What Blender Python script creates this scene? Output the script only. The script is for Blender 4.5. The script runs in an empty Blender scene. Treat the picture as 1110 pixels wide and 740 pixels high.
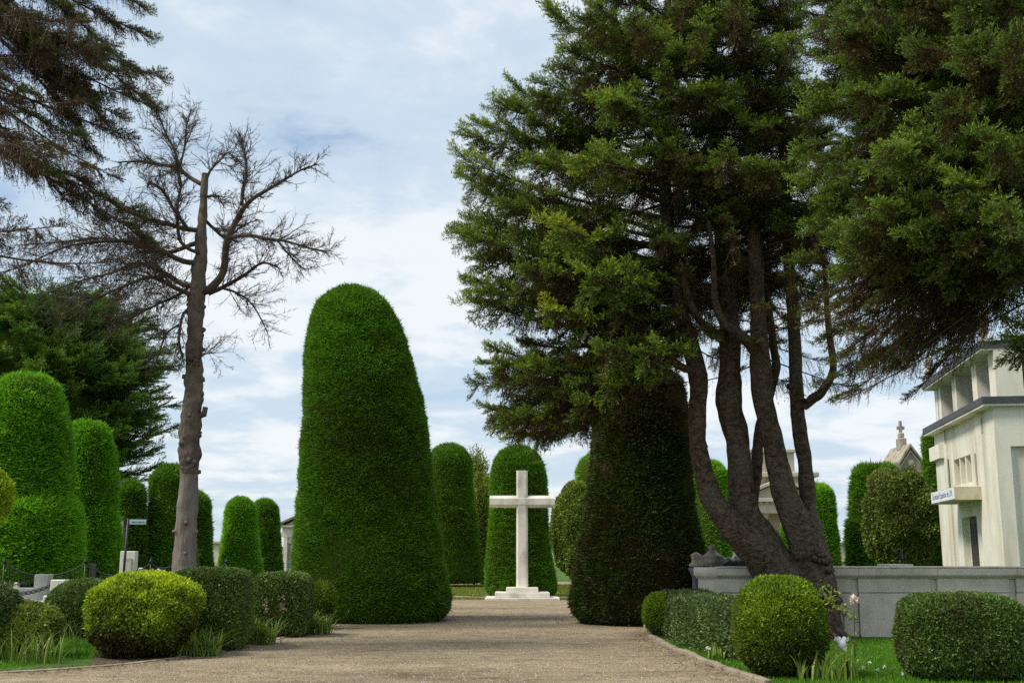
import bpy, bmesh, math, random
import numpy as np
from math import radians, sin, cos, pi, atan, tan
from mathutils import Vector

RNG = np.random.default_rng(7)
random.seed(7)
scene = bpy.context.scene
COL = scene.collection

# ------------------------------------------------------------------ camera model (photo is 1110 x 740)
F, CX, CY, HZ, EYE = 1233.0, 555.0, 370.0, 603.0, 1.55
TH = atan((HZ - CY) / F)

def ray(px, py):
    a, b = (px - CX) / F, (CY - py) / F
    return np.array([a, cos(TH) - b * sin(TH), sin(TH) + b * cos(TH)])

def at(px, py, Y):
    d = ray(px, py)
    d = d * (Y / d[1])
    return np.array([d[0], d[1], d[2] + EYE])

def gnd(px, py, z=0.0):
    d = ray(px, py)
    d = d * ((z - EYE) / d[2])
    return np.array([d[0], d[1], z])

def ppm(Y):
    return F / (Y / cos(TH))

# ------------------------------------------------------------------ materials
def new_mat(name):
    m = bpy.data.materials.new(name)
    m.use_nodes = True
    nt = m.node_tree
    for n in list(nt.nodes):
        nt.nodes.remove(n)
    out = nt.nodes.new('ShaderNodeOutputMaterial')
    return m, nt, out

def ramp(nt, cols):
    r = nt.nodes.new('ShaderNodeValToRGB')
    e = r.color_ramp.elements
    while len(e) < len(cols):
        e.new(0.5)
    for i, c in enumerate(cols):
        p, rgb = c
        e[i].position = p
        e[i].color = (*rgb, 1)
    return r

def foliage(name, cols, trans=0.25, rough=0.6, spec=0.25, gain=1.0, warm=(1.3, 1.1, .9)):
    cols = [(p, tuple(min(c * gain * h, .9) for c, h in zip(rgb, warm))) for p, rgb in cols]
    m, nt, out = new_mat(name)
    at_ = nt.nodes.new('ShaderNodeAttribute'); at_.attribute_name = 'tint'
    r = ramp(nt, cols)
    nt.links.new(at_.outputs['Fac'], r.inputs[0])
    b = nt.nodes.new('ShaderNodeBsdfPrincipled')
    b.inputs['Roughness'].default_value = rough
    b.inputs['Specular IOR Level'].default_value = spec
    t = nt.nodes.new('ShaderNodeBsdfTranslucent')
    mx = nt.nodes.new('ShaderNodeMixShader'); mx.inputs[0].default_value = trans
    nt.links.new(r.outputs[0], b.inputs['Base Color'])
    nt.links.new(r.outputs[0], t.inputs['Color'])
    nt.links.new(b.outputs[0], mx.inputs[1]); nt.links.new(t.outputs[0], mx.inputs[2])
    nt.links.new(mx.outputs[0], out.inputs[0])
    return m

def solid(name, cols, scale=4.0, detail=6.0, rough=0.85, bump=0.3, bscale=None, bdist=0.02, stretch=None, spec=0.3,
          stains=None, metal=0.0):
    m, nt, out = new_mat(name)
    tc = nt.nodes.new('ShaderNodeTexCoord')
    mp = nt.nodes.new('ShaderNodeMapping')
    if stretch: mp.inputs['Scale'].default_value = stretch
    nt.links.new(tc.outputs['Object'], mp.inputs[0])
    n = nt.nodes.new('ShaderNodeTexNoise'); n.inputs['Scale'].default_value = scale; n.inputs['Detail'].default_value = detail
    n.inputs['Roughness'].default_value = 0.65
    nt.links.new(mp.outputs[0], n.inputs[0])
    r = ramp(nt, cols)
    nt.links.new(n.outputs[0], r.inputs[0])
    col = r.outputs[0]
    if stains:
        n3 = nt.nodes.new('ShaderNodeTexNoise'); n3.inputs['Scale'].default_value = stains[0]; n3.inputs['Detail'].default_value = 8
        mp3 = nt.nodes.new('ShaderNodeMapping'); mp3.inputs['Scale'].default_value = stains[3] if len(stains) > 3 else (1, 1, 0.25)
        nt.links.new(tc.outputs['Object'], mp3.inputs[0]); nt.links.new(mp3.outputs[0], n3.inputs[0])
        r3 = ramp(nt, [(0.46, (0, 0, 0)), (0.70, (stains[2],) * 3)])
        nt.links.new(n3.outputs[0], r3.inputs[0])
        mx = nt.nodes.new('ShaderNodeMix'); mx.data_type = 'RGBA'
        nt.links.new(r3.outputs[0], mx.inputs[0]); nt.links.new(col, mx.inputs[6])
        mx.inputs[7].default_value = (*stains[1], 1)
        col = mx.outputs[2]
    b = nt.nodes.new('ShaderNodeBsdfPrincipled')
    b.inputs['Roughness'].default_value = rough
    b.inputs['Specular IOR Level'].default_value = spec
    b.inputs['Metallic'].default_value = metal
    nt.links.new(col, b.inputs['Base Color'])
    if bump:
        n2 = nt.nodes.new('ShaderNodeTexNoise'); n2.inputs['Scale'].default_value = bscale or scale * 4; n2.inputs['Detail'].default_value = 8
        nt.links.new(mp.outputs[0], n2.inputs[0])
        bp = nt.nodes.new('ShaderNodeBump'); bp.inputs['Strength'].default_value = bump; bp.inputs['Distance'].default_value = bdist
        nt.links.new(n2.outputs[0], bp.inputs['Height']); nt.links.new(bp.outputs[0], b.inputs['Normal'])
    nt.links.new(b.outputs[0], out.inputs[0])
    return m

M = {}
M['topiary'] = foliage('clipped_cypress', [(0.0, (.042, .034, .008)), (0.22, (.036, .062, .007)), (0.5, (.042, .100, .007)), (0.78, (.066, .148, .010)), (1.0, (.140, .205, .022))], 0.36, gain=2.1, warm=(1.2, 1.22, .95))
M['topiary_bright'] = foliage('clipped_cypress_bright', [(0.0, (.034, .080, .007)), (0.35, (.062, .150, .009)), (0.75, (.105, .230, .012)), (1.0, (.200, .310, .030))], 0.4, gain=1.95, warm=(1.2, 1.22, .95))  # brighter copy of the clipped cypress green
M['topiary_dark'] = foliage('clipped_cypress_shaded', [(0.0, (.026, .017, .010)), (0.35, (.030, .028, .010)), (0.72, (.026, .066, .010)), (1.0, (.05, .12, .015))], 0.25, gain=1.2)  # brown needles, with the shade of the canopy put into the colour
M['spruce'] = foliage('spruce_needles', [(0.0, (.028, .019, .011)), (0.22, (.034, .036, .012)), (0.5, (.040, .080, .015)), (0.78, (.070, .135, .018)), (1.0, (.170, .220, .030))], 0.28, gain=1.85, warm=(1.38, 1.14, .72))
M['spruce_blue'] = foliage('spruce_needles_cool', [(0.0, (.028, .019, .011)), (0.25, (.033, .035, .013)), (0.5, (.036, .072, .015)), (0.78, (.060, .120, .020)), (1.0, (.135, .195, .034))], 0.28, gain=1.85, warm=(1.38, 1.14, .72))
M['spruce_dull'] = foliage('spruce_needles_thin', [(0.0, (.045, .030, .020)), (0.35, (.042, .036, .018)), (0.65, (.042, .062, .016)), (1.0, (.085, .125, .022))], .15, gain=1.5)
M['macrocarpa'] = foliage('cypress_scales', [(0.0, (.014, .026, .006)), (0.35, (.026, .066, .008)), (0.7, (.048, .120, .012)), (1.0, (.105, .185, .02))], 0.25, gain=1.75)
M['hedge'] = foliage('hedge_leaves', [(0.0, (.040, .034, .014)), (0.3, (.034, .060, .012)), (0.7, (.060, .110, .022)), (1.0, (.140, .190, .060))], 0.3, .5, .4, gain=1.8, warm=(1.18, 1.16, .95))
M['hedge_grey'] = foliage('hedge_leaves_greyish', [(0.0, (.040, .036, .016)), (0.3, (.038, .066, .018)), (0.7, (.062, .108, .030)), (1.0, (.140, .175, .075))], .2, .5, .4, gain=1.5, warm=(1.12, 1.12, .95))
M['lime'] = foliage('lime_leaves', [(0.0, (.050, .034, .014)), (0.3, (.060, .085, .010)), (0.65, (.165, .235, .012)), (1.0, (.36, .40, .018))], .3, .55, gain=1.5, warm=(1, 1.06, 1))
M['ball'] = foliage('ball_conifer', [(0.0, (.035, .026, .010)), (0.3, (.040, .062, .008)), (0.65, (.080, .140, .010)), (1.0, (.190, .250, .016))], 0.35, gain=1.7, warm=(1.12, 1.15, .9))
M['leafy'] = foliage('broad_leaves', [(0.0, (.032, .045, .012)), (0.5, (.065, .110, .018)), (1.0, (.145, .190, .040))], .25, gain=1.9)
M['olive'] = foliage('olive_leaves', [(0.0, (.050, .045, .016)), (0.35, (.060, .078, .018)), (0.75, (.095, .130, .028)), (1.0, (.19, .215, .055))], .25, gain=1.7, warm=(1.15, 1.12, .9))
M['grass'] = foliage('grass_blades', [(0.0, (.060, .115, .012)), (0.4, (.070, .190, .010)), (0.8, (.105, .265, .012)), (1.0, (.22, .32, .04))], .3, gain=1.15, warm=(1, 1, 1))
M['drygrass'] = foliage('yellow_grass_blades', [(0.0, (.13, .14, .03)), (0.5, (.20, .25, .03)), (1.0, (.34, .35, .08))], .3, warm=(1, 1, 1))  # yellower and paler than the lawn blades
M['iris'] = foliage('sword_leaves', [(0.0, (.070, .110, .020)), (0.5, (.095, .190, .030)), (1.0, (.24, .33, .08))], .3, .45, .4, gain=1.3)
M['petal'] = foliage('pale_petals', [(0.0, (.55, .38, .30)), (0.5, (.75, .62, .50)), (1.0, (.85, .8, .74))], .3, warm=(1, 1, 1))
M['white_petal'] = foliage('white_petals', [(0.0, (.7, .7, .72)), (1.0, (.85, .85, .85))], .3, warm=(1, 1, 1))
M['seedhead'] = foliage('faded_flower_heads', [(0.0, (.22, .14, .09)), (1.0, (.46, .34, .25))], .2, warm=(1, 1, 1))
M['core'] = solid('foliage_core', [(.3, (.030, .046, .008)), (.7, (.050, .085, .014))], 9, 6, 1, .8, 30, .05, spec=0)
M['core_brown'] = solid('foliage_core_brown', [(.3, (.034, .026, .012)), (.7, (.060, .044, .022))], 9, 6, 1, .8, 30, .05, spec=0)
M['bark'] = solid('spruce_bark', [(.30, (.034, .023, .016)), (.47, (.100, .070, .050)), (.66, (.205, .155, .118))], 9, 12, .95, 1.0, 14, .14, (1, 1, 1.5), .15, stains=(2.2, (.19, .165, .13), .6, (1, 1, .6)))
M['twig'] = solid('brown_twigs', [(.3, (.050, .036, .028)), (.7, (.105, .080, .062))], 6, 4, .95, 0, spec=.1)
M['deadwood'] = solid('dead_bark', [(.3, (.090, .068, .055)), (.6, (.17, .135, .11)), (.8, (.25, .205, .17))], 5, 10, .95, 1.0, 14, .07, (1, 1, .35), .15)
M['deadtwig'] = solid('dead_twigs', [(.3, (.060, .045, .036)), (.7, (.125, .095, .075))], 6, 4, .95, 0, spec=.1)
M['bare'] = solid('stripped_wood', [(.3, (.15, .125, .105)), (.7, (.29, .25, .215))], 5, 8, .9, .8, 22, .04, (1, 1, .16), .15, stains=(3, (.14, .115, .095), .7))
M['gravel'] = None
M['stone_white'] = solid('white_marble', [(.3, (.62, .585, .51)), (.7, (.76, .725, .65))], 3, 8, .7, .12, 40, .006, stains=(2.4, (.36, .33, .27), .75, (1, 1, .45)))
M['cream'] = solid('cream_render', [(.3, (.64, .615, .525)), (.7, (.73, .71, .625))], 1.5, 8, .85, .15, 30, .01, stains=(1.8, (.42, .36, .26), .65, (1, 1, .15)))
M['cream_shaded'] = solid('shaded_render', [(.3, (.46, .40, .29)), (.7, (.60, .55, .42))], 3, 8, .85, .2, 30, .01, stains=(2.5, (.2, .17, .11), .8))  # balcony tone: shade of its near end put into the colour, plus stains
M['trim'] = solid('dark_slate_trim', [(.3, (.045, .047, .058)), (.7, (.080, .080, .092))], 5, 4, .6, .1)
M['wall'] = solid('grey_granite_wall', [(.32, (.53, .475, .40)), (.68, (.67, .61, .525))], 5, 9, .8, .25, 60, .006, stains=(1.4, (.34, .30, .245), .6))
M['coping'] = solid('pale_coping', [(.3, (.48, .43, .35)), (.7, (.63, .58, .50))], 5, 8, .8, .2, stains=(3, (.28, .22, .15), .7, (1, 1, 1)))
M['kerb'] = solid('old_kerb', [(.3, (.24, .19, .14)), (.7, (.38, .32, .25))], 6, 8, .95, .6, 25, .03, stains=(4, (.10, .08, .05), .8, (1, 1, 1)))
M['urn'] = solid('bronze_urn', [(.3, (.09, .072, .062)), (.7, (.20, .175, .155))], 5, 6, .42, .2, spec=.5, stains=(5, (.33, .31, .29), .6, (1, 1, 2)))
M['tarp'] = solid('black_tarp', [(.3, (.018, .018, .020)), (.7, (.045, .045, .048))], 4, 4, .38, .2, spec=.5)
M['iron'] = solid('black_iron', [(.3, (.012, .012, .013)), (.7, (.030, .030, .031))], 12, 4, .5, .1, spec=.4)
M['galv'] = solid('galvanised_chain', [(.3, (.25, .27, .29)), (.7, (.42, .44, .47))], 12, 4, .4, .1, metal=.4)
M['slate'] = solid('grey_slab', [(.3, (.10, .105, .125)), (.7, (.16, .165, .185))], 3, 6, .6, .15)
M['door'] = solid('dark_wood_door', [(.3, (.040, .033, .028)), (.7, (.085, .070, .060))], 6, 6, .55, .4, stretch=(4, 4, .4))
M['slot_shade'] = solid('slot_shade_tone', [(.3, (.24, .22, .17)), (.7, (.34, .31, .25))], 3, 5, .85, .1)  # shade inside slots and slits, put into the colour
M['sign'] = solid('pale_blue_enamel', [(.3, (.36, .50, .55)), (.7, (.42, .56, .60))], 6, 4, .4, 0, spec=.5)
M['plaque'] = solid('white_plaque', [(.3, (.70, .72, .74)), (.7, (.78, .79, .80))], 6, 4, .5, 0)
M['ink'] = solid('dark_lettering', [(.3, (.05, .06, .07)), (.7, (.07, .08, .09))], 6, 2, .6, 0)
M['blueink'] = solid('blue_lettering', [(.3, (.16, .19, .34)), (.7, (.22, .25, .40))], 6, 2, .6, 0)
M['oldstone'] = solid('weathered_stone', [(.3, (.26, .22, .17)), (.7, (.44, .39, .31))], 4, 9, .9, .4, 26, .03, stains=(2.5, (.12, .10, .075), .85, (1, 1, .5)))
M['mauso'] = solid('beige_mausoleum_stone', [(.3, (.40, .36, .28)), (.7, (.52, .47, .38))], 2, 8, .85, .2, 25, .02, stains=(1.2, (.25, .21, .15), .6))
M['palestone'] = solid('pale_chapel_stone', [(.3, (.66, .62, .54)), (.7, (.78, .75, .68))], 2, 8, .85, .15, 25, .02, stains=(1.4, (.42, .35, .26), .6))
M['bluedoor'] = solid('blue_grey_door', [(.3, (.14, .17, .25)), (.7, (.20, .23, .31))], 4, 4, .5, 0)
M['roof'] = solid('brown_roof', [(.3, (.20, .16, .14)), (.7, (.30, .25, .22))], 5, 6, .9, .3)
M['cloth'] = solid('white_cloth', [(.3, (.70, .70, .72)), (.7, (.80, .80, .80))], 20, 4, .8, .5, 60, .01)
M['soil'] = solid('soil', [(.3, (.060, .045, .030)), (.7, (.13, .10, .07))], 4, 8, 1, .8, 30, .05)

def gravel_mat():
    m, nt, out = new_mat('gravel')
    tc = nt.nodes.new('ShaderNodeTexCoord')
    def noise(scale, det=6, st=None):
        mp = nt.nodes.new('ShaderNodeMapping')
        if st: mp.inputs['Scale'].default_value = st
        nt.links.new(tc.outputs['Object'], mp.inputs[0])
        n = nt.nodes.new('ShaderNodeTexNoise'); n.inputs['Scale'].default_value = scale; n.inputs['Detail'].default_value = det
        n.inputs['Roughness'].default_value = .7
        nt.links.new(mp.outputs[0], n.inputs[0]); return n
    big = noise(.55, 7, (.45, 1, 1))
    rb = ramp(nt, [(.34, (.20, .16, .108)), (.48, (.31, .255, .175)), (.66, (.39, .328, .232))])
    nt.links.new(big.outputs[0], rb.inputs[0])
    v = nt.nodes.new('ShaderNodeTexVoronoi'); v.inputs['Scale'].default_value = 42
    nt.links.new(tc.outputs['Object'], v.inputs[0])
    hs = nt.nodes.new('ShaderNodeSeparateColor'); nt.links.new(v.outputs['Color'], hs.inputs[0])
    rs = ramp(nt, [(0, (.55, .54, .54)), (.4, (.90, .88, .85)), (.75, (1.10, 1.06, 1.0)), (1, (1.5, 1.46, 1.38))])
    nt.links.new(hs.outputs[0], rs.inputs[0])
    mx = nt.nodes.new('ShaderNodeMix'); mx.data_type = 'RGBA'; mx.blend_type = 'MULTIPLY'; mx.inputs[0].default_value = 1
    nt.links.new(rb.outputs[0], mx.inputs[6]); nt.links.new(rs.outputs[0], mx.inputs[7])
    md = noise(3.2, 8, (.6, 1, 1))
    rm = ramp(nt, [(.35, (.62, .60, .58)), (.55, (1, 1, 1)), (.75, (1.1, 1.07, 1.02))])
    nt.links.new(md.outputs[0], rm.inputs[0])
    mx2 = nt.nodes.new('ShaderNodeMix'); mx2.data_type = 'RGBA'; mx2.blend_type = 'MULTIPLY'; mx2.inputs[0].default_value = .8
    nt.links.new(mx.outputs[2], mx2.inputs[6]); nt.links.new(rm.outputs[0], mx2.inputs[7])
    b = nt.nodes.new('ShaderNodeBsdfPrincipled'); b.inputs['Roughness'].default_value = .95; b.inputs['Specular IOR Level'].default_value = .15
    nt.links.new(mx2.outputs[2], b.inputs['Base Color'])
    ad = nt.nodes.new('ShaderNodeMath'); ad.operation = 'MULTIPLY_ADD'
    nt.links.new(md.outputs[0], ad.inputs[0]); ad.inputs[1].default_value = 2.0
    nt.links.new(v.outputs['Distance'], ad.inputs[2])
    bp = nt.nodes.new('ShaderNodeBump'); bp.inputs['Strength'].default_value = .9; bp.inputs['Distance'].default_value = .02
    nt.links.new(ad.outputs[0], bp.inputs['Height']); nt.links.new(bp.outputs[0], b.inputs['Normal'])
    nt.links.new(b.outputs[0], out.inputs[0])
    return m
M['gravel'] = gravel_mat()
M['turf'] = solid('turf_soil', [(.25, (.045, .070, .012)), (.5, (.050, .125, .010)), (.75, (.070, .165, .012))], 3, 9, 1, .8, 40, .04, stains=(1.3, (.085, .085, .03), .5, (1, 1, 1)))

# ------------------------------------------------------------------ mesh buffer
class Buf:
    def __init__(s):
        s.v, s.q, s.m, s.t, s.n = [], [], [], [], 0
        s.mats = []
    def mi(s, mat):
        if mat not in s.mats: s.mats.append(mat)
        return s.mats.index(mat)
    def add(s, V, Q, mat, tint=None, smooth=False):
        V = np.asarray(V, np.float32).reshape(-1, 3); Q = np.asarray(Q, np.int64).reshape(-1, 4)
        s.v.append(V); s.q.append(Q + s.n); s.n += len(V)
        k = s.mi(mat)
        s.m.append(np.full(len(Q), k, np.int32) | (1 << 16 if smooth else 0))
        s.t.append(np.asarray(tint, np.float32) if tint is not None else np.full(len(Q), .5, np.float32))
    def quads(s, P, mat, tint=None):            # P (N,4,3)
        P = np.asarray(P, np.float32); n = len(P)
        if n: s.add(P.reshape(-1, 3), np.arange(4 * n).reshape(n, 4), mat, tint)
    def build(s, name, parent=None, origin=None):
        me = bpy.data.meshes.new(name)
        V = np.concatenate(s.v); Q = np.concatenate(s.q); mt = np.concatenate(s.m); T = np.concatenate(s.t)
        o3 = np.zeros(3) if origin is None else np.asarray(origin, float)
        V = (V - o3).astype(np.float32)
        me.vertices.add(len(V)); me.vertices.foreach_set('co', V.ravel())
        me.loops.add(len(Q) * 4); me.loops.foreach_set('vertex_index', Q.ravel().astype(np.int32))
        me.polygons.add(len(Q)); me.polygons.foreach_set('loop_start', np.arange(0, 4 * len(Q), 4, dtype=np.int32))
        me.polygons.foreach_set('material_index', (mt & 0xffff).astype(np.int32))
        me.polygons.foreach_set('use_smooth', (mt >> 16).astype(bool))
        for m in s.mats: me.materials.append(M[m])
        a = me.attributes.new('tint', 'FLOAT', 'FACE'); a.data.foreach_set('value', T)
        me.update(calc_edges=True)
        o = bpy.data.objects.new(name, me); COL.objects.link(o)
        if parent is not None:
            o.parent = parent
            if origin is not None: o.location = Vector(o3) - Vector(parent.location)
            else: o.location = -Vector(parent.location)
        elif origin is not None: o.location = o3
        return o

def tag(o, label=None, cat=None, group=None, kind=None):
    if label: o['label'] = label
    if cat: o['category'] = cat
    if group: o['group'] = group
    if kind: o['kind'] = kind
    return o

def empty(name, loc, label=None, cat=None, group=None):
    o = bpy.data.objects.new(name, None); COL.objects.link(o); o.location = loc
    o.empty_display_size = .2
    return tag(o, label, cat, group)

def nrm(v):
    return v / np.maximum(np.linalg.norm(v, axis=-1, keepdims=True), 1e-9)

def vnoise(P, scale, seed=0, octaves=3):
    r = np.random.default_rng(seed); out = np.zeros(len(P)); amp = 1; tot = 0
    for o in range(octaves):
        for k in range(4):
            d = nrm(r.normal(size=3)); ph = r.uniform(0, 6.28)
            out += amp * np.sin(P @ d * scale * (2 ** o) * r.uniform(.7, 1.4) + ph)
        tot += amp * 2.2; amp *= .55
    return out / tot

def kites(pos, d, side, L, W, wpos=.45):
    L = np.asarray(L).reshape(-1, 1); W = np.asarray(W).reshape(-1, 1)
    mid = pos + d * L * wpos
    return np.stack([pos, mid + side * W * .5, pos + d * L, mid - side * W * .5], 1)

def rand_perp(d, rng=RNG):
    r = rng.normal(size=d.shape)
    return nrm(np.cross(d, r))

def tube(buf, pts, rad, mat, n=8, bump=0, seed=0, sub=1, caps=True):
    pts = np.asarray(pts, float); rad = np.asarray(rad, float)
    if sub > 1:
        t = np.arange(len(pts)); tt = np.linspace(0, len(pts) - 1, (len(pts) - 1) * sub + 1)
        pp = np.zeros((len(tt), 3))
        for i, x in enumerate(tt):                      # catmull-rom
            k = min(int(x), len(pts) - 2); u = x - k
            p0 = pts[max(k - 1, 0)]; p1 = pts[k]; p2 = pts[k + 1]; p3 = pts[min(k + 2, len(pts) - 1)]
            pp[i] = .5 * (2 * p1 + (p2 - p0) * u + (2 * p0 - 5 * p1 + 4 * p2 - p3) * u * u + (-p0 + 3 * p1 - 3 * p2 + p3) * u ** 3)
        rad = np.interp(tt, t, rad); pts = pp
    T = nrm(np.gradient(pts, axis=0))
    ref = np.array([0, 1., 0]) if abs(T[:, 1]).mean() < .8 else np.array([1., 0, 0])
    A = nrm(np.cross(T, ref)); B = np.cross(T, A)
    th = np.arange(n) / n * 2 * pi
    ring = A[:, None] * np.cos(th)[None, :, None] + B[:, None] * np.sin(th)[None, :, None]
    V = pts[:, None] + ring * rad[:, None, None]
    if bump:
        f = 1 + bump * (vnoise(V.reshape(-1, 3), 5.0 / max(rad.mean() * 3, .15), seed) + .5 * vnoise(V.reshape(-1, 3) * [1, 1, .6], 24.0, seed + 1, 2)).reshape(len(pts), n, 1)
        V = pts[:, None] + ring * rad[:, None, None] * f
    k = len(pts); i = np.arange(k - 1)[:, None]; j = np.arange(n)[None]
    Q = np.stack([i * n + j, i * n + (j + 1) % n, (i + 1) * n + (j + 1) % n, (i + 1) * n + j], -1).reshape(-1, 4)
    V = V.reshape(-1, 3)
    if caps:                                             # end caps as degenerate-free quad fans round a centre
        c0, c1 = len(V), len(V) + 1
        V = np.concatenate([V, pts[:1], pts[-1:] ])
        e = []
        for a in range(0, n, 2):
            e.append([(a + 2) % n, (a + 1) % n, a, c0]); b = (k - 1) * n
            e.append([b + a, b + (a + 1) % n, b + (a + 2) % n, c1])
        Q = np.concatenate([Q, np.array(e)])
    buf.add(V, Q, mat, smooth=True)
    return pts, rad

def sticks(buf, P0, P1, r0, r1, mat):
    if len(P0) == 0: return
    d = nrm(P1 - P0); a = rand_perp(d); b = np.cross(d, a)
    V = []
    for (P, r) in ((P0, r0), (P1, r1)):
        for k in range(3):
            th = k * 2 * pi / 3
            V.append(P + (a * cos(th) + b * sin(th)) * np.asarray(r).reshape(-1, 1))
    V = np.stack(V, 1)                                   # N,6,3
    n = len(P0); base = (np.arange(n) * 6)[:, None, None]
    Q = np.array([[0, 1, 4, 3], [1, 2, 5, 4], [2, 0, 3, 5]])[None] + base
    buf.add(V.reshape(-1, 3), Q.reshape(-1, 4), mat)

def box(buf, lo, hi, mat, bev=0.0):
    lo, hi = np.minimum(lo, hi), np.maximum(lo, hi)
    if bev <= 0:
        x0, y0, z0 = lo; x1, y1, z1 = hi
        V = [(x0, y0, z0), (x1, y0, z0), (x1, y1, z0), (x0, y1, z0), (x0, y0, z1), (x1, y0, z1), (x1, y1, z1), (x0, y1, z1)]
        Q = [(3, 2, 1, 0), (4, 5, 6, 7), (0, 1, 5, 4), (1, 2, 6, 5), (2, 3, 7, 6), (3, 0, 4, 7)]
        buf.add(V, Q, mat); return
    prof = [(0, bev), (bev, 0)]
    rings = [(lo[2], bev), (lo[2] + bev, 0), (hi[2] - bev, 0), (hi[2], bev)]
    V = []
    for z, s in rings:
        x0, y0, x1, y1 = lo[0] + s, lo[1] + s, hi[0] - s, hi[1] - s; c = bev * .8
        V += [(x0 + c, y0, z), (x1 - c, y0, z), (x1, y0 + c, z), (x1, y1 - c, z), (x1 - c, y1, z), (x0 + c, y1, z), (x0, y1 - c, z), (x0, y0 + c, z)]
    Q = []
    for r in range(3):
        for j in range(8):
            Q.append((r * 8 + j, r * 8 + (j + 1) % 8, (r + 1) * 8 + (j + 1) % 8, (r + 1) * 8 + j))
    for b, fl in ((0, True), (24, False)):
        for q in ((0, 1, 2, 7), (7, 2, 3, 6), (6, 3, 4, 5)):
            q = [b + x for x in q]
            Q.append(q[::-1] if fl else q)
    buf.add(V, Q, mat)

def prism(buf, poly, axis_vec, depth, origin, ux, uz, mat):
    """extrude a 2-D convex polygon (u,w) given in axes ux,uz from origin along axis_vec by depth"""
    o = np.asarray(origin, float); ux = np.asarray(ux, float); uz = np.asarray(uz, float); ax = np.asarray(axis_vec, float)
    P = np.array([o + ux * u + uz * w for u, w in poly]); n = len(P)
    V = np.concatenate([P, P + ax * depth, [P.mean(0)], [P.mean(0) + ax * depth]])
    Q = [(i, (i + 1) % n, n + (i + 1) % n, n + i) for i in range(n)]
    me = bmesh.new()
    # caps: fan by pairs
    c0, c1 = 2 * n, 2 * n + 1
    if n % 2 == 0:
        for i in range(0, n, 2):
            Q.append(((i + 2) % n, (i + 1) % n, i, c0)); Q.append((n + i, n + (i + 1) % n, n + (i + 2) % n, c1))
    me.free()
    buf.add(V, Q, mat)

def lathe(buf, prof, centers, mat, n=40, bump=0.0, seed=0, smooth=True):
    """prof: rows (z, r); centers: rows (x,y)"""
    prof = np.asarray(prof, float); C = np.asarray(centers, float); k = len(prof)
    th = np.arange(n) / n * 2 * pi
    V = np.stack([C[:, :1] + prof[:, 1:2] * np.cos(th), C[:, 1:2] + prof[:, 1:2] * np.sin(th), np.repeat(prof[:, :1], n, 1)], -1)
    if bump:
        W = vnoise(V.reshape(-1, 3), 2.0, seed).reshape(k, n)
        V[..., 0] += np.cos(th) * W * bump; V[..., 1] += np.sin(th) * W * bump
    i = np.arange(k - 1)[:, None]; j = np.arange(n)[None]
    Q = np.stack([i * n + j, i * n + (j + 1) % n, (i + 1) * n + (j + 1) % n, (i + 1) * n + j], -1).reshape(-1, 4)
    buf.add(V.reshape(-1, 3), Q, mat, smooth=smooth)

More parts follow.
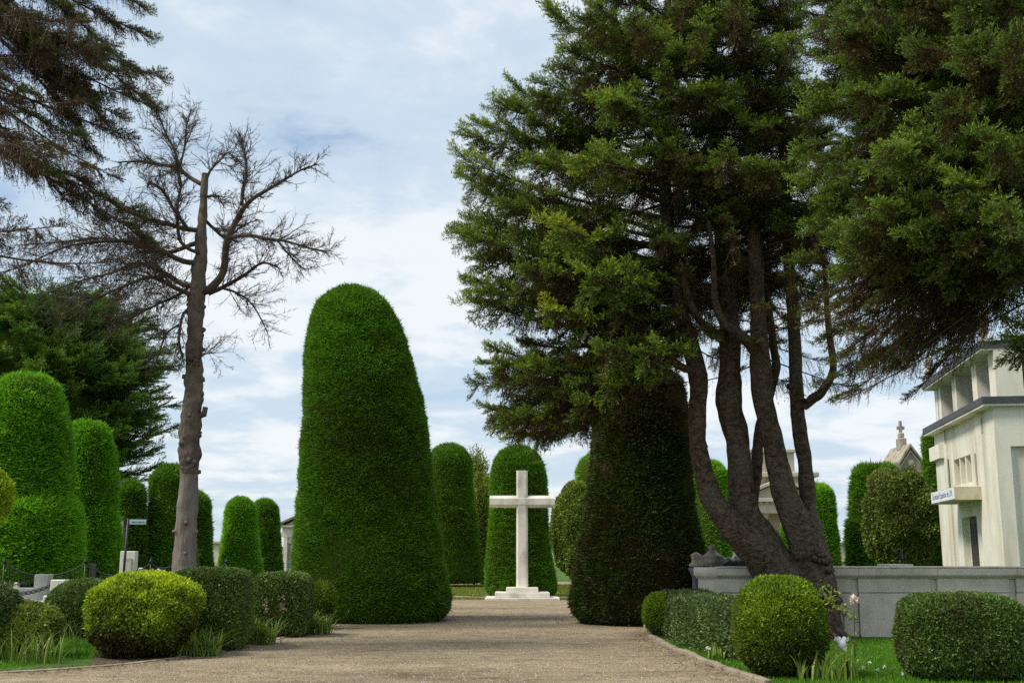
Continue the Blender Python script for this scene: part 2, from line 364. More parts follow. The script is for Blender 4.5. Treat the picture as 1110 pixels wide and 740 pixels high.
# ------------------------------------------------------------------ clipped cypresses
def topiary(name, label, D, rows, count, mat='topiary', L=.15, W=.028, core='core', seed=1, bump=.05, group=None, tmul=1.0, squash=1.0):
    """rows: (left px, right px, py) from the top down, read as the outline of a solid of revolution D metres away"""
    rng = np.random.default_rng(seed)
    z, r, cx = [], [], []
    for l, rr, py in rows:
        a, b = at(l, py, D), at(rr, py, D)
        z.append(a[2]); r.append((b[0] - a[0]) / 2); cx.append((a[0] + b[0]) / 2)
    NR = 110
    z = np.array(z[::-1]); r = np.array(r[::-1]); cx = np.array(cx[::-1])
    # dense profile, rounded cap kept
    s = np.concatenate([[0], np.cumsum(np.hypot(np.diff(z), np.diff(r)))]); ss = np.linspace(0, s[-1], NR)
    zz, rr_, cc = np.interp(ss, s, z), np.interp(ss, s, r), np.interp(ss, s, cx)
    for _ in range(2):
        zz[1:-1] = (zz[:-2] + zz[1:-1] * 2 + zz[2:]) / 4; rr_[1:-1] = (rr_[:-2] + rr_[1:-1] * 2 + rr_[2:]) / 4
        cc[1:-1] = (cc[:-2] + cc[1:-1] * 2 + cc[2:]) / 4
    rr_ = np.maximum(rr_, .01)
    b = Buf()
    inner = np.maximum(rr_ - L * .42, .01)
    zi = zz.copy(); zi[-8:] -= L * .5 * np.linspace(0, 1, 8)
    lathe(b, np.stack([zi, inner], 1), np.stack([cc, np.full(NR, D)], 1), core, 36, bump, seed)
    ds = np.hypot(np.gradient(zz), np.gradient(rr_)); w = rr_ * ds; cw = np.cumsum(w); cw /= cw[-1]
    n = count
    u = rng.uniform(size=n); k = np.interp(u, cw, np.arange(NR))
    Z, R, C = (np.interp(k, np.arange(NR), q) for q in (zz, rr_, cc))
    dz, dr = np.interp(k, np.arange(NR), np.gradient(zz)), np.interp(k, np.arange(NR), np.gradient(rr_))
    th = rng.uniform(-pi, pi, n); back = np.sin(th) > .45
    keep = ~back | (rng.uniform(size=n) < .35)
    Z, R, C, dz, dr, th = (q[keep] for q in (Z, R, C, dz, dr, th)); n = len(Z)
    P = np.stack([C + R * np.cos(th), D + R * np.sin(th), Z], 1)
    N = nrm(np.stack([np.cos(th) * dz, np.sin(th) * dz, -dr], 1))
    lump = vnoise(P, 1.6, seed) * bump * 1.3 + vnoise(P, 9.0, seed + 5) * .035
    P += N * (lump - L * rng.uniform(.35, .85, n))[:, None]
    tang = np.stack([-np.sin(th), np.cos(th), 0 * th], 1) * rng.choice([-1, 1], n)[:, None]
    d = nrm(N * rng.uniform(.30, .95, (n, 1)) + tang * rng.uniform(.1, 1.0, (n, 1)) + np.array([0, 0, 1.]) * rng.normal(.10, .22, (n, 1)))
    side = nrm(np.cross(d, rng.normal(size=(n, 3)) + np.array([0, 0, 1.2])))
    LL = L * rng.uniform(.6, 1.25, n)
    LL[rng.uniform(size=n) < .02] *= 1.6; LL[rng.uniform(size=n) < .003] *= 1.7
    tint = np.clip((rng.normal(.52, .17, n) + .20 * vnoise(P, 1.1, seed + 9) + .13 * vnoise(P * [1, 1, 2.2], 5, seed + 3)) * tmul, 0, 1)
    b.quads(kites(P, d, side, LL, W * rng.uniform(.7, 1.3, n)), mat, tint)
    o = b.build(name, origin=(cx[0], D, 0))
    return tag(o, label, 'clipped tree', group)

def dome_rows(cx, hw_top, hw_base, top, base, lean=0, shoulder=None):
    """generic outline: rounded head, sides widening to the foot"""
    rows = []
    for a in np.linspace(0.03, pi / 2, 8):
        rows.append((cx + lean - hw_top * sin(a), cx + lean + hw_top * sin(a), top + hw_top * 1.05 * (1 - cos(a))))
    y0 = rows[-1][2]
    for t in np.linspace(.12, .93, 8):
        e = t ** 1.3
        hw = hw_top + (hw_base - hw_top) * e
        if shoulder and t > shoulder[0]:
            hw += shoulder[1] * min(1, (t - shoulder[0]) / .09)
        rows.append((cx + lean * (1 - t) - hw, cx + lean * (1 - t) + hw, y0 + (base - y0) * t))
    l, r, y = rows[-1]
    rows.append((l + 2, r - 2, y0 + (base - y0) * .985)); rows.append((l + 8, r - 8, base))
    return rows

G_TOP = 'clipped cypress columns of the cemetery'
big = [(374, 388, 312), (360, 404, 316), (347, 418, 326), (338, 430, 344), (333, 439, 366), (330, 447, 392), (328, 456, 425), (328, 462, 460),
       (326, 466, 500), (323.5, 471, 540), (320, 478, 585), (317, 485, 620), (318, 489, 645), (326, 489, 658), (338, 483, 667), (352, 474, 673)]
topiary('topiary_column', 'largest clipped cypress column, broad dark green dome left of the stone cross', gnd(400, 672)[1], big, 250000, L=.115, W=.021, seed=3, group=G_TOP, tmul=.92)
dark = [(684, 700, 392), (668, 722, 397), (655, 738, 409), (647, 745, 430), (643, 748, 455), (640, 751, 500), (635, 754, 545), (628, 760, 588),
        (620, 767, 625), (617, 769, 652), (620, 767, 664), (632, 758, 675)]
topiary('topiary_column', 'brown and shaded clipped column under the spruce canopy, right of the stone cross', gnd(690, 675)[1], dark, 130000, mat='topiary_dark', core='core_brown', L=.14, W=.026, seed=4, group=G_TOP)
A = [(24, 40, 405), (10, 54, 409), (-2, 64, 420), (-9, 70, 438), (-12, 75, 465), (-13, 76, 500), (-13, 75.5, 528), (-13, 75.5, 539), (-20, 81, 543), (-26, 86, 551), (-28, 88.5, 566), (-28, 89, 580), (-28, 88, 605), (-24, 85, 630)]
topiary('topiary_column', 'bright furry clipped column with a wide stepped skirt at the far left', 34, A, 90000, mat='topiary_bright', L=.2, W=.032, seed=5, group=G_TOP)
B = [(90, 104, 456), (82, 112, 460), (77, 118, 470), (74, 123, 490), (73, 126, 520), (72, 127, 550), (70, 128, 556), (68, 131, 575), (68, 132, 600), (70, 131, 628)]
topiary('topiary_column', 'bright clipped column behind the stepped one, beside the blue sign post', 38, B, 55000, mat='topiary_bright', L=.19, W=.032, seed=6, group=G_TOP, tmul=.9)
topiary('topiary_column', 'dark narrow clipped column right behind the pale blue sign plate', 42, dome_rows(143, 15, 18, 520, 625), 22000, L=.18, W=.035, seed=7, group=G_TOP, tmul=.8)
topiary('topiary_column', 'dark green clipped column partly hidden by the left side of the bare trunk', 43, dome_rows(185, 23, 29, 503, 625), 36000, L=.18, W=.035, seed=8, group=G_TOP, tmul=.85)
topiary('topiary_column', 'shorter dark clipped column showing just right of the bare trunk', 58, dome_rows(212, 17, 20, 531, 625), 22000, L=.18, W=.038, seed=9, group=G_TOP, tmul=.85)
topiary('topiary_column', 'small bright clipped column tapering to a round head, between bare trunk and largest column', 60, dome_rows(261, 17, 27, 537, 634), 34000, mat='topiary_bright', L=.17, W=.036, seed=10, group=G_TOP)
topiary('topiary_column', 'slim clipped column just behind the small bright tapering one', 66, dome_rows(289, 15, 19, 540, 630, -2), 24000, L=.18, W=.04, seed=11, group=G_TOP)
topiary('topiary_column', 'brownish green clipped column peeking out behind the right side of the largest one', 60, dome_rows(492, 25, 31, 480, 632, -5), 48000, L=.17, W=.036, seed=12, group=G_TOP, tmul=.72)
topiary('topiary_column', 'clipped column standing directly behind the white stone cross', 45, dome_rows(563.5, 29, 39, 482, 645, -1), 70000, L=.15, W=.028, seed=13, group=G_TOP, tmul=.95)
topiary('topiary_column', 'bright clipped column behind the left edge of the brown shaded one', 64, dome_rows(646, 23, 26, 489, 628), 22000, mat='topiary_bright', L=.19, W=.038, seed=14, group=G_TOP)
topiary('topiary_column', 'bright clipped column seen between the brown shaded one and the spruce stems', 48, dome_rows(768, 22, 27, 498, 628), 32000, mat='topiary_bright', L=.17, W=.034, seed=15, group=G_TOP)
topiary('topiary_column', 'low bright clipped cone in the fork of the spruce stems', 44, dome_rows(853, 7, 14, 548, 628), 14000, mat='topiary_bright', L=.14, W=.03, seed=16, group=G_TOP)
topiary('topiary_column', 'bright clipped column right of the spruce stems above the grey wall', 50, dome_rows(886, 19, 26, 523, 628), 36000, mat='topiary_bright', L=.17, W=.034, seed=17, group=G_TOP)
topiary('topiary_column', 'ragged dark clipped column behind the olive coloured round shrub', 51, [(938, 958, 503), (928, 968, 506), (924, 974, 516), (923, 979, 533), (922, 982, 560), (918, 983, 566), (918, 984, 590), (919, 984, 628)], 42000, L=.30, W=.045, seed=18, group=G_TOP, tmul=.85)
topiary('topiary_column', 'narrow clipped column squeezed beside the far corner of the cream mausoleum', 52, dome_rows(1013, 13, 15, 463, 628), 24000, L=.17, W=.034, seed=19, group=G_TOP, tmul=.95)

# ------------------------------------------------------------------ bushes and hedges
def bush(name, label, cat, c, R, n_exp, count, mat, L, W, core='core', seed=0, bump=.06, fine=.02, group=None, upbias=.3, tmean=.5, hue=0., flat=True, split=0., nz=None, trunk=None, tsd=.22):
    """superellipsoid of leaves; c centre (x,y,z), R radii"""
    rng = np.random.default_rng(seed); c = np.asarray(c, float); R = np.asarray(R, float)
    nz = nz or n_exp
    def surf(d):
        q = (np.abs(d[:, 0]) ** n_exp + np.abs(d[:, 1]) ** n_exp) ** (nz / n_exp) + np.abs(d[:, 2]) ** nz
        return d / (q ** (1 / nz))[:, None]
    b = Buf()
    # core: uv sphere
    nu, nv = 28, 16
    U = np.linspace(0, 2 * pi, nu, endpoint=False); Vv = np.linspace(-pi / 2 + .05, pi / 2 - .05, nv)
    d = np.stack([np.outer(np.cos(Vv), np.cos(U)), np.outer(np.cos(Vv), np.sin(U)), np.repeat(np.sin(Vv)[:, None], nu, 1)], -1).reshape(-1, 3)
    p = surf(d); p *= (1 + bump * vnoise(p, 3.0, seed))[:, None]
    sh = np.maximum(1 - L * 1.4 / R, .55)
    P = c + p * R * sh
    i = np.arange(nv - 1)[:, None]; j = np.arange(nu)[None]
    Q = np.stack([i * nu + j, i * nu + (j + 1) % nu, (i + 1) * nu + (j + 1) % nu, (i + 1) * nu + j], -1).reshape(-1, 4)
    b.add(P, Q, core, smooth=True)
    n = int(count * 1.8)
    d = nrm(rng.normal(size=(n, 3)) * np.array([1, 1, 1.]))
    p = surf(d)
    g = np.sign(p) * np.abs(p) ** (n_exp - 1) / R
    keep = rng.uniform(size=n) < np.where(p[:, 1] > .5, .35, 1)
    p = p[keep][:count]; N = nrm(g[keep][:count]); n = len(p)
    lump = 1 + bump * vnoise(p, 3.0, seed) + fine * vnoise(p, 12, seed + 1)
    P = c + p * R * lump[:, None] - N * (L * rng.uniform(.1, 1.2, n) ** 1.0)[:, None]
    P[:, 2] = np.maximum(P[:, 2], .02)
    d = nrm(N * rng.uniform(.2, .9, (n, 1)) + rng.normal(size=(n, 3)) * .55 + np.array([0, 0, 1.]) * upbias)
    side = nrm(np.cross(d, N + rng.normal(size=(n, 3)) * .6))
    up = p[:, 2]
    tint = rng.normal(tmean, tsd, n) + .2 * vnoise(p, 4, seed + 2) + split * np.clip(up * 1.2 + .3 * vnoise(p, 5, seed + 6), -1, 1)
    b.quads(kites(P, d, side, L * rng.uniform(.6, 1.3, n), W * rng.uniform(.7, 1.3, n), .5), mat, np.clip(tint, 0, 1))
    org = (c[0], c[1], 0)
    if trunk:
        e = empty(name, org, label, cat, group)
        b.build('crown', e)
        t = Buf()
        for path, r in trunk:
            tube(t, path, r, 'bark', 8, .1, sub=3)
        t.build('trunk', e)
        return e
    o = b.build(name, origin=org)
    return tag(o, label, cat, group)

def pxbush(name, label, cat, l, r, t, bpy_, D=None, depth=1.0, **k):
    D = D if D else gnd((l + r) / 2, bpy_)[1]
    a, bb = at(l, (t + bpy_) / 2, D), at(r, (t + bpy_) / 2, D)
    z1, z0 = at((l + r) / 2, t, D)[2], max(at((l + r) / 2, bpy_, D)[2], 0)
    rx = (bb[0] - a[0]) / 2; yc = D + rx * depth
    f = yc / D; xc = (a[0] + bb[0]) / 2 * f; rx *= f
    z1 = EYE + (z1 - EYE) * (1 + (f - 1) * .9)
    return bush(name, label, cat, (xc, yc, (z0 + z1) / 2), (rx, rx * depth, (z1 - z0) / 2), **k)

G_B = 'trimmed bushes edging the gravel'
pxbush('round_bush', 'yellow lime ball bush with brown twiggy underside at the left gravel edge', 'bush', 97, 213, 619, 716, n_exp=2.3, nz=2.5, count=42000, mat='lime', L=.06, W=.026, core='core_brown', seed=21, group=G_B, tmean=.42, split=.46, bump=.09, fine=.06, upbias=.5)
pxbush('square_bush', 'dark square cut bush right beside the yellow lime ball bush', 'bush', 190, 269, 616, 706, n_exp=7, nz=6, count=42000, mat='hedge', L=.045, W=.028, seed=22, group=G_B, bump=.04)
pxbush('square_bush', 'smaller square cut bush in front of the largest clipped column', 'bush', 277, 336, 621, 691, n_exp=7, nz=6, count=30000, mat='hedge', L=.05, W=.03, seed=23, group=G_B, bump=.035)
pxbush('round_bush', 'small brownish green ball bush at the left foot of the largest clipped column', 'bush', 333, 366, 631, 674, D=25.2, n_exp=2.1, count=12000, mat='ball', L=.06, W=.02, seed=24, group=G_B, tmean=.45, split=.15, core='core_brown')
pxbush('round_bush', 'dark green round bush behind the yellow lime ball, beside the white tomb', 'bush', 51, 128, 628, 694, n_exp=2.2, count=32000, mat='hedge', L=.055, W=.03, seed=25, group=G_B, tmean=.5)
pxbush('round_bush', 'greyish leafy bush cut by the left picture edge', 'bush', -60, 17, 628, 702, D=17.5, n_exp=2.4, count=30000, mat='hedge_grey', L=.05, W=.03, seed=26, group=G_B)
pxbush('round_bush', 'low fresh green shrub among the weeds at the far left', 'bush', -8, 66, 650, 712, D=17.8, n_exp=2, count=20000, mat='leafy', L=.06, W=.030, seed=27, group=G_B, bump=.16, fine=.06, tmean=.62)
pxbush('round_bush', 'dense green ball bush in front of the spruce trunk', 'bush', 797, 895, 625, 738, n_exp=2.25, nz=2.5, count=60000, mat='ball', L=.055, W=.017, seed=28, group=G_B, tmean=.45, split=.24, bump=.03, fine=.025, upbias=.5)  # split puts the lit top and darker lower side into the leaf colour
pxbush('square_bush', 'wide block shaped bush with tapered foot on the right lawn', 'bush', 977, 1109, 644, 742, D=14.6, depth=.7, n_exp=4.2, nz=3.8, count=62000, mat='hedge', L=.042, W=.026, seed=29, group=G_B, bump=.04, tmean=.45)
pxbush('round_bush', 'yellow green ball at the far end of the long hedge', 'bush', 697, 733, 642, 688, D=22.9, n_exp=2.2, count=12000, mat='ball', L=.05, W=.02, seed=30, group=G_B, tmean=.7, split=.15)
pxbush('lime_tree', 'lime yellow leafy crown peeking in at the left picture edge', 'tree', -62, 11, 504, 578, D=24, trunk=[(np.array([at(-26, 640, 25) * [1, 1, 0], at(-25, 580, 25), at(-25, 540, 25)]), (.09, .07, .03))], n_exp=2.0, count=16000, mat='lime', L=.09, W=.05, seed=31, tmean=.86, bump=.12, tsd=.14, core='core')
pxbush('round_shrub', 'rounded dark leafy shrub between the cross and the brown shaded column', 'shrub', 598, 652, 526, 628, D=56, n_exp=2.2, count=26000, mat='leafy', L=.14, W=.085, seed=32, bump=.16, tmean=.45)
pxbush('round_shrub', 'small bright leafy shrub behind the cross on its left', 'shrub', 507, 540, 514, 630, D=62, n_exp=2.2, count=16000, mat='leafy', L=.15, W=.085, seed=33, bump=.14, tmean=.6)

# olive round shrub tree with its own leaning stem
Dq = 45.5
q0 = gnd(1006, 640); q0 = at(1006, 603, Dq); q0[2] = 0.2
q1 = at(1003, 600, Dq); q2 = at(994, 575, Dq)
pxbush('shrub_tree', 'olive brown round shrub tree with leaning stem beside the cream mausoleum', 'shrub', 936, 1022, 511, 602, D=44, n_exp=2.0, count=34000, mat='olive', L=.12, W=.065, core='core_brown', seed=34, bump=.34, fine=.07, tmean=.5,
       trunk=[(np.array([q0, q1, q2]), (.09, .08, .05)), (np.array([q0 + [.1, 0, 0], at(1008, 592, Dq), at(1003, 560, Dq)]), (.06, .05, .03))])

# airy distant tree between two columns
def airy(name, label, l, r, t, bt, D, n, seed, mat='leafy'):
    rng = np.random.default_rng(seed)
    c = at((l + r) / 2, (t + bt) / 2, D); rx = (r - l) / 2 / ppm(D); rz = (bt - t) / 2 / ppm(D)
    e = empty(name, (c[0], D, 0), label, 'tree')
    b = Buf(); w = Buf()
    tube(w, [(c[0], D, 0), (c[0] + .1, D, c[2] * .5), (c[0], D, c[2] + rz * .3)], (.2, .15, .06), 'bark', 8)
    P0, P1 = [], []
    for k in range(60):
        d = nrm(rng.normal(size=3) + [0, 0, .5]); tip = c + d * np.array([rx, rx, rz]) * rng.uniform(.6, 1)
        base = np.array([c[0], D, c[2] - rz * .5 + rng.uniform(0, rz)])
        P0.append(base); P1.append(tip)
        m = n // 60; tt = rng.uniform(.5, 1.02, m)[:, None]
        P = base + (tip - base) * tt + rng.normal(size=(m, 3)) * .22
        dd = nrm(d + rng.normal(size=(m, 3)) * .8)
        b.quads(kites(P, dd, rand_perp(dd, rng), .16 * rng.uniform(.6, 1.2, m), .08 * rng.uniform(.6, 1.2, m)), mat, np.clip(rng.normal(.55, .22, m), 0, 1))
    sticks(w, np.array(P0), np.array(P1), np.full(60, .04), np.full(60, .01), 'twig')
    b.build('crown', e); w.build('trunk', e)
airy('distant_tree', 'airy leafy tree top showing above the gap left of the cross', 500, 532, 486, 575, 75, 9000, 41)

# long hedge on the right: rounded row that curves with the kerb
def hedge_row():
    rng = np.random.default_rng(50)
    path = np.array([gnd(722, 688)[:2] + [.4, .6], gnd(748, 703)[:2] + [.45, .5], gnd(785, 716)[:2] + [.45, .5], gnd(815, 722)[:2] + [.5, .6]])
    tt = np.linspace(0, 3, 60); P = np.stack([np.interp(tt, np.arange(4), path[:, k]) for k in (0, 1)], 1)
    T = nrm(np.gradient(P, axis=0)); Nn = np.stack([T[:, 1], -T[:, 0]], 1)
    h = .86; hw = .52
    a = np.linspace(0, pi, 15)
    sec = np.stack([np.sign(np.cos(a)) * np.abs(np.cos(a)) ** .45 * hw, np.abs(np.sin(a)) ** .35 * h], 1)
    b = Buf()
    V = np.zeros((60, 15, 3)); V[..., :2] = P[:, None] + Nn[:, None] * (sec[None, :, :1] * .86); V[..., 2] = sec[None, :, 1] * .92
    i = np.arange(59)[:, None]; j = np.arange(14)[None]
    Q = np.stack([i * 15 + j, i * 15 + j + 1, (i + 1) * 15 + j + 1, (i + 1) * 15 + j], -1).reshape(-1, 4)
    b.add(V.reshape(-1, 3), Q, 'core', smooth=True)
    n = 70000
    u = rng.uniform(0, 59, n); v = rng.uniform(0, 14, n)
    endc = rng.uniform(size=n) < .12; u[endc] = np.where(rng.uniform(size=endc.sum()) < .5, 0, 59)
    Px = np.stack([np.interp(u, np.arange(60), P[:, k]) for k in (0, 1)], 1); Nx = np.stack([np.interp(u, np.arange(60), Nn[:, k]) for k in (0, 1)], 1)
    su = np.interp(v, np.arange(15), sec[:, 0]); sz = np.interp(v, np.arange(15), sec[:, 1])
    fill = np.where(endc, rng.uniform(.1, 1, n), 1)
    Pt = np.zeros((n, 3)); Pt[:, :2] = Px + Nx * (su * fill)[:, None]; Pt[:, 2] = sz * np.where(endc, rng.uniform(.2, 1, n), 1)
    out = np.zeros((n, 3)); out[:, :2] = Nx * (su / hw)[:, None]; out[:, 2] = (sz / h) ** 3
    out = nrm(out)
    lump = .06 * vnoise(Pt, 4.0, 51) + .03 * vnoise(Pt, 13, 52)
    Pt += out * (lump - .05 * rng.uniform(0, 1.2, n))[:, None]; Pt[:, 2] = np.maximum(Pt[:, 2], .02)
    d = nrm(out * .5 + rng.normal(size=(n, 3)) * .6 + [0, 0, .3]); side = rand_perp(d, rng)
    tint = np.clip(rng.normal(.5, .24, n) + .2 * vnoise(Pt, 5, 53), 0, 1)
    b.quads(kites(Pt, d, side, .05 * rng.uniform(.6, 1.3, n), .028 * rng.uniform(.7, 1.3, n), .5), 'hedge_grey', tint)
    o = b.build('long_hedge', origin=(*P[30], 0))
    tag(o, 'long clipped hedge following the right gravel edge behind the green ball bush', 'hedge')
hedge_row()

# ------------------------------------------------------------------ conifers
def spray_template(seed, kind):
    """unit-length spray in local axes: x outward, y sideways, z up -> kites (K,4,3), tint (K)"""
    rng = np.random.default_rng(seed); pos, d, L, W, tint = [], [], [], [], []
    if kind == 'green':
        segs = [(np.zeros(3), np.array([1, 0, .10]), 1.0, .15)]
        for i, t in enumerate(np.linspace(.12, .96, 15)):
            s = 1 if i % 2 else -1; a = radians(rng.uniform(30, 62)); ln = (.46 * (1 - t) ** .7 + .14) * rng.uniform(.7, 1.2)
            dr = np.array([cos(a), s * sin(a), rng.uniform(-.2, .45)])
            segs.append((np.array([t, 0, .10 * t]), dr, ln, .20 + .25 * t))
        for i in range(7):
            t = rng.uniform(.3, .95); segs.append((np.array([t, rng.normal(0, .08), .1 * t]), np.array([rng.uniform(.3, 1), rng.normal(0, .5), rng.uniform(.5, 1.0)]), rng.uniform(.14, .30), .42))
        for p, dr, ln, tb in segs:
            dr = nrm(dr); m = max(5, int(ln / .021)); tt = (np.arange(m) + rng.uniform(0, 1, m)) / m
            az = rng.uniform(0, 2 * pi, m); a1 = nrm(np.cross(dr, [0, 0.1, 1.])); a2 = np.cross(a1, dr)
            off = a1 * np.cos(az)[:, None] + a2 * np.abs(np.sin(az))[:, None] * rng.choice([1, 1, 1, -1], m)[:, None]
            dd = nrm(dr * .8 + off * .7)
            pos.append(p + dr * (tt * ln)[:, None] + np.array([0, 0, 1.]) * (-.12 * (tt * ln) ** 2)[:, None]); d.append(dd)
            L.append(rng.uniform(.065, .135, m)); W.append(rng.uniform(.017, .033, m))
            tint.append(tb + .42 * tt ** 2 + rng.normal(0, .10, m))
    elif kind == 'hang':                    # thin, half bare twigs that hang, tinted darker for the shade they sit in
        for k in range(8):
            x0 = rng.uniform(-.3, .25); p = np.array([x0, rng.normal(0, .10), 0]); dr = nrm(np.array([rng.uniform(-.1, .35), rng.normal(0, .3), -1.0]))
            ln = rng.uniform(.25, .8); m = int(ln / .045); tt = (np.arange(m) + rng.uniform(0, 1, m)) / m
            off = rng.normal(size=(m, 3)); dd = nrm(dr + off * .6)
            pos.append(p[None]); d.append(dr[None]); L.append(np.array([ln])); W.append(np.array([.016])); tint.append(np.array([.02]))
            pos.append(p + dr * (tt * ln)[:, None]); d.append(dd)
            L.append(rng.uniform(.05, .11, m)); W.append(rng.uniform(.010, .020, m)); tint.append(np.clip(rng.normal(.10, .13, m), 0, 1))
    elif kind == 'flat':                    # cypress frond: upswept flat plume with a fine pointed tip
        segs = [(np.zeros(3), np.array([1, 0, .10]), 1.0, .4)]
        for i, t in enumerate(np.linspace(.06, .93, 22)):
            s = 1 if i % 2 else -1; a = radians(rng.uniform(28, 46)); ln = (.40 * (1 - t) + .07) * rng.uniform(.75, 1.2)
            segs.append((np.array([t, 0, .1 * t]), np.array([cos(a), s * sin(a), rng.normal(.03, .12)]), ln, .3 + .25 * t))
        for p, dr, ln, tb in segs:
            dr = nrm(dr); m = max(3, int(ln / .06)); tt = (np.arange(m) + rng.uniform(0, 1, m)) / m
            off = rng.normal(size=(m, 3)) * [1, 1, .6]; dd = nrm(dr + off * .3)
            pos.append(p + dr * (tt * ln)[:, None]); d.append(dd)
            L.append(rng.uniform(.09, .17, m)); W.append(rng.uniform(.028, .046, m)); tint.append(tb + .35 * tt + rng.normal(0, .1, m))
    pos, d, L, W, tint = np.concatenate(pos), np.concatenate(d), np.concatenate(L), np.concatenate(W), np.concatenate(tint)
    return kites(pos, d, rand_perp(d, rng), L, W), tint

TPL = {k: [spray_template(100 + i + 37 * j, k) for i in range(5)] for j, k in enumerate(('green', 'hang', 'flat'))}

class Crown:
    def __init__(s, seed, mat):
        s.rng = np.random.default_rng(seed); s.b = Buf(); s.w = Buf(); s.mat = mat
        s.items = {k: [[] for _ in range(5)] for k in TPL}     # (origin, dir, scale, tintshift)
        s.st = []
    def spray(s, kind, o, d, sc, dt=0., up=(0, 0, 1.)):
        s.items[kind][s.rng.integers(5)].append(np.concatenate([o, d, [sc, dt], up]))
    def bough(s, p0, p1, droop=.06, dens=6.0, width=.42, green=1.0, hang=.35, r0=.05, start=.25, kind='green', lift=.12, dt=0., spray_len=None):
        rng = s.rng; p0 = np.asarray(p0, float); p1 = np.asarray(p1, float); L = np.linalg.norm(p1 - p0)
        mid = (p0 + p1) / 2 + np.array([0, 0, lift * L]) + rng.normal(size=3) * .05 * L
        t = np.linspace(0, 1, 7)[:, None]
        pts = (1 - t) ** 2 * p0 + 2 * t * (1 - t) * mid + t ** 2 * p1
        pts[:, 2] += (-droop * L * np.sin(pi * t[:, 0] * .8) + droop * L * t[:, 0] ** 3)
        tube(s.w, pts, np.linspace(r0, .008, 7), 'twig', 5, caps=False)
        n = max(4, int(L * dens * (1.0 if kind == 'flat' else 1.7))); tg = nrm(np.gradient(pts, axis=0))
        for k in range(n):
            u = start + (1 - start) * (k + rng.uniform()) / n
            x = u * 6; p = np.array([np.interp(x, np.arange(7), pts[:, q]) for q in range(3)]); T = nrm(np.array([np.interp(x, np.arange(7), tg[:, q]) for q in range(3)]))
            hz = nrm(np.cross(T, [0, 0, 1.])); sgn = 1 if k % 2 else -1
            a = radians(rng.uniform(35, 70)) * (1 - .55 * u) * sgn
            d = T * cos(a) + hz * sin(a) + np.array([0, 0, rng.normal(-.02, .28)]); d = nrm(d)
            weep = kind == 'green' and rng.uniform() < .34
            if weep: d = nrm(d * .55 + np.array([0, 0, -rng.uniform(.6, 1.1)]))
            ln = (spray_len or width * 1.25) * (1.0 - .30 * u) * (rng.uniform(.55, 1.45) if kind == 'green' else rng.uniform(.7, 1.3))
            ln = max(ln, .28)
            g = green * min(1, (u - start * .3) / .55)
            if rng.uniform() < .25 + .75 * g:
                s.spray(kind, p, d, ln, dt - .30 * (1 - u) + rng.normal(0, .07) - (.22 if weep else -.04), nrm(np.array([rng.normal(0, .35), rng.normal(0, .35), 1.])))  # weeping sprays browner and darker, shade under each pad put into their tint
            if rng.uniform() < hang: s.spray('hang', p, nrm(np.array([T[0], T[1], 0.1])), rng.uniform(.25, .75), -.05)
        s.spray(kind, pts[-1] - tg[-1] * .25, tg[-1], max(.5, width * 1.1), dt + .05)
    def build_foliage(s):
        for k, sets in s.items.items():
            for i, it in enumerate(sets):
                if not it: continue
                A = np.array(it); K, tn = TPL[k][i]
                x = nrm(A[:, 3:6]); z0 = A[:, 8:11]
                y = nrm(np.cross(z0, x)); z = np.cross(x, y)
                R = np.stack([x, y, z], 1) * A[:, 6][:, None, None]           # N,3(local),3(world)
                P = np.einsum('kcl,nlw->nkcw', K, R) + A[:, None, None, :3]
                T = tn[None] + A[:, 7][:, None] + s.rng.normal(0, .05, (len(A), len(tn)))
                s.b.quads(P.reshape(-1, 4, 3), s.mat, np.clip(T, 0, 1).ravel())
                if k == 'hang':
                    pass
                else:
                    sticks(s.w, A[:, :3], A[:, :3] + x * A[:, 6:7] * .85, np.full(len(A), .010), np.full(len(A), .003), 'twig')

def pxpath(rows, Y0):
    """rows (px, py, dY, width px) -> points, radii"""
    P, R = [], []
    for px, py, dy, w in rows:
        P.append(at(px, py, Y0 + dy)); R.append(w / 2 / ppm(Y0 + dy))
    return np.array(P), np.array(R)

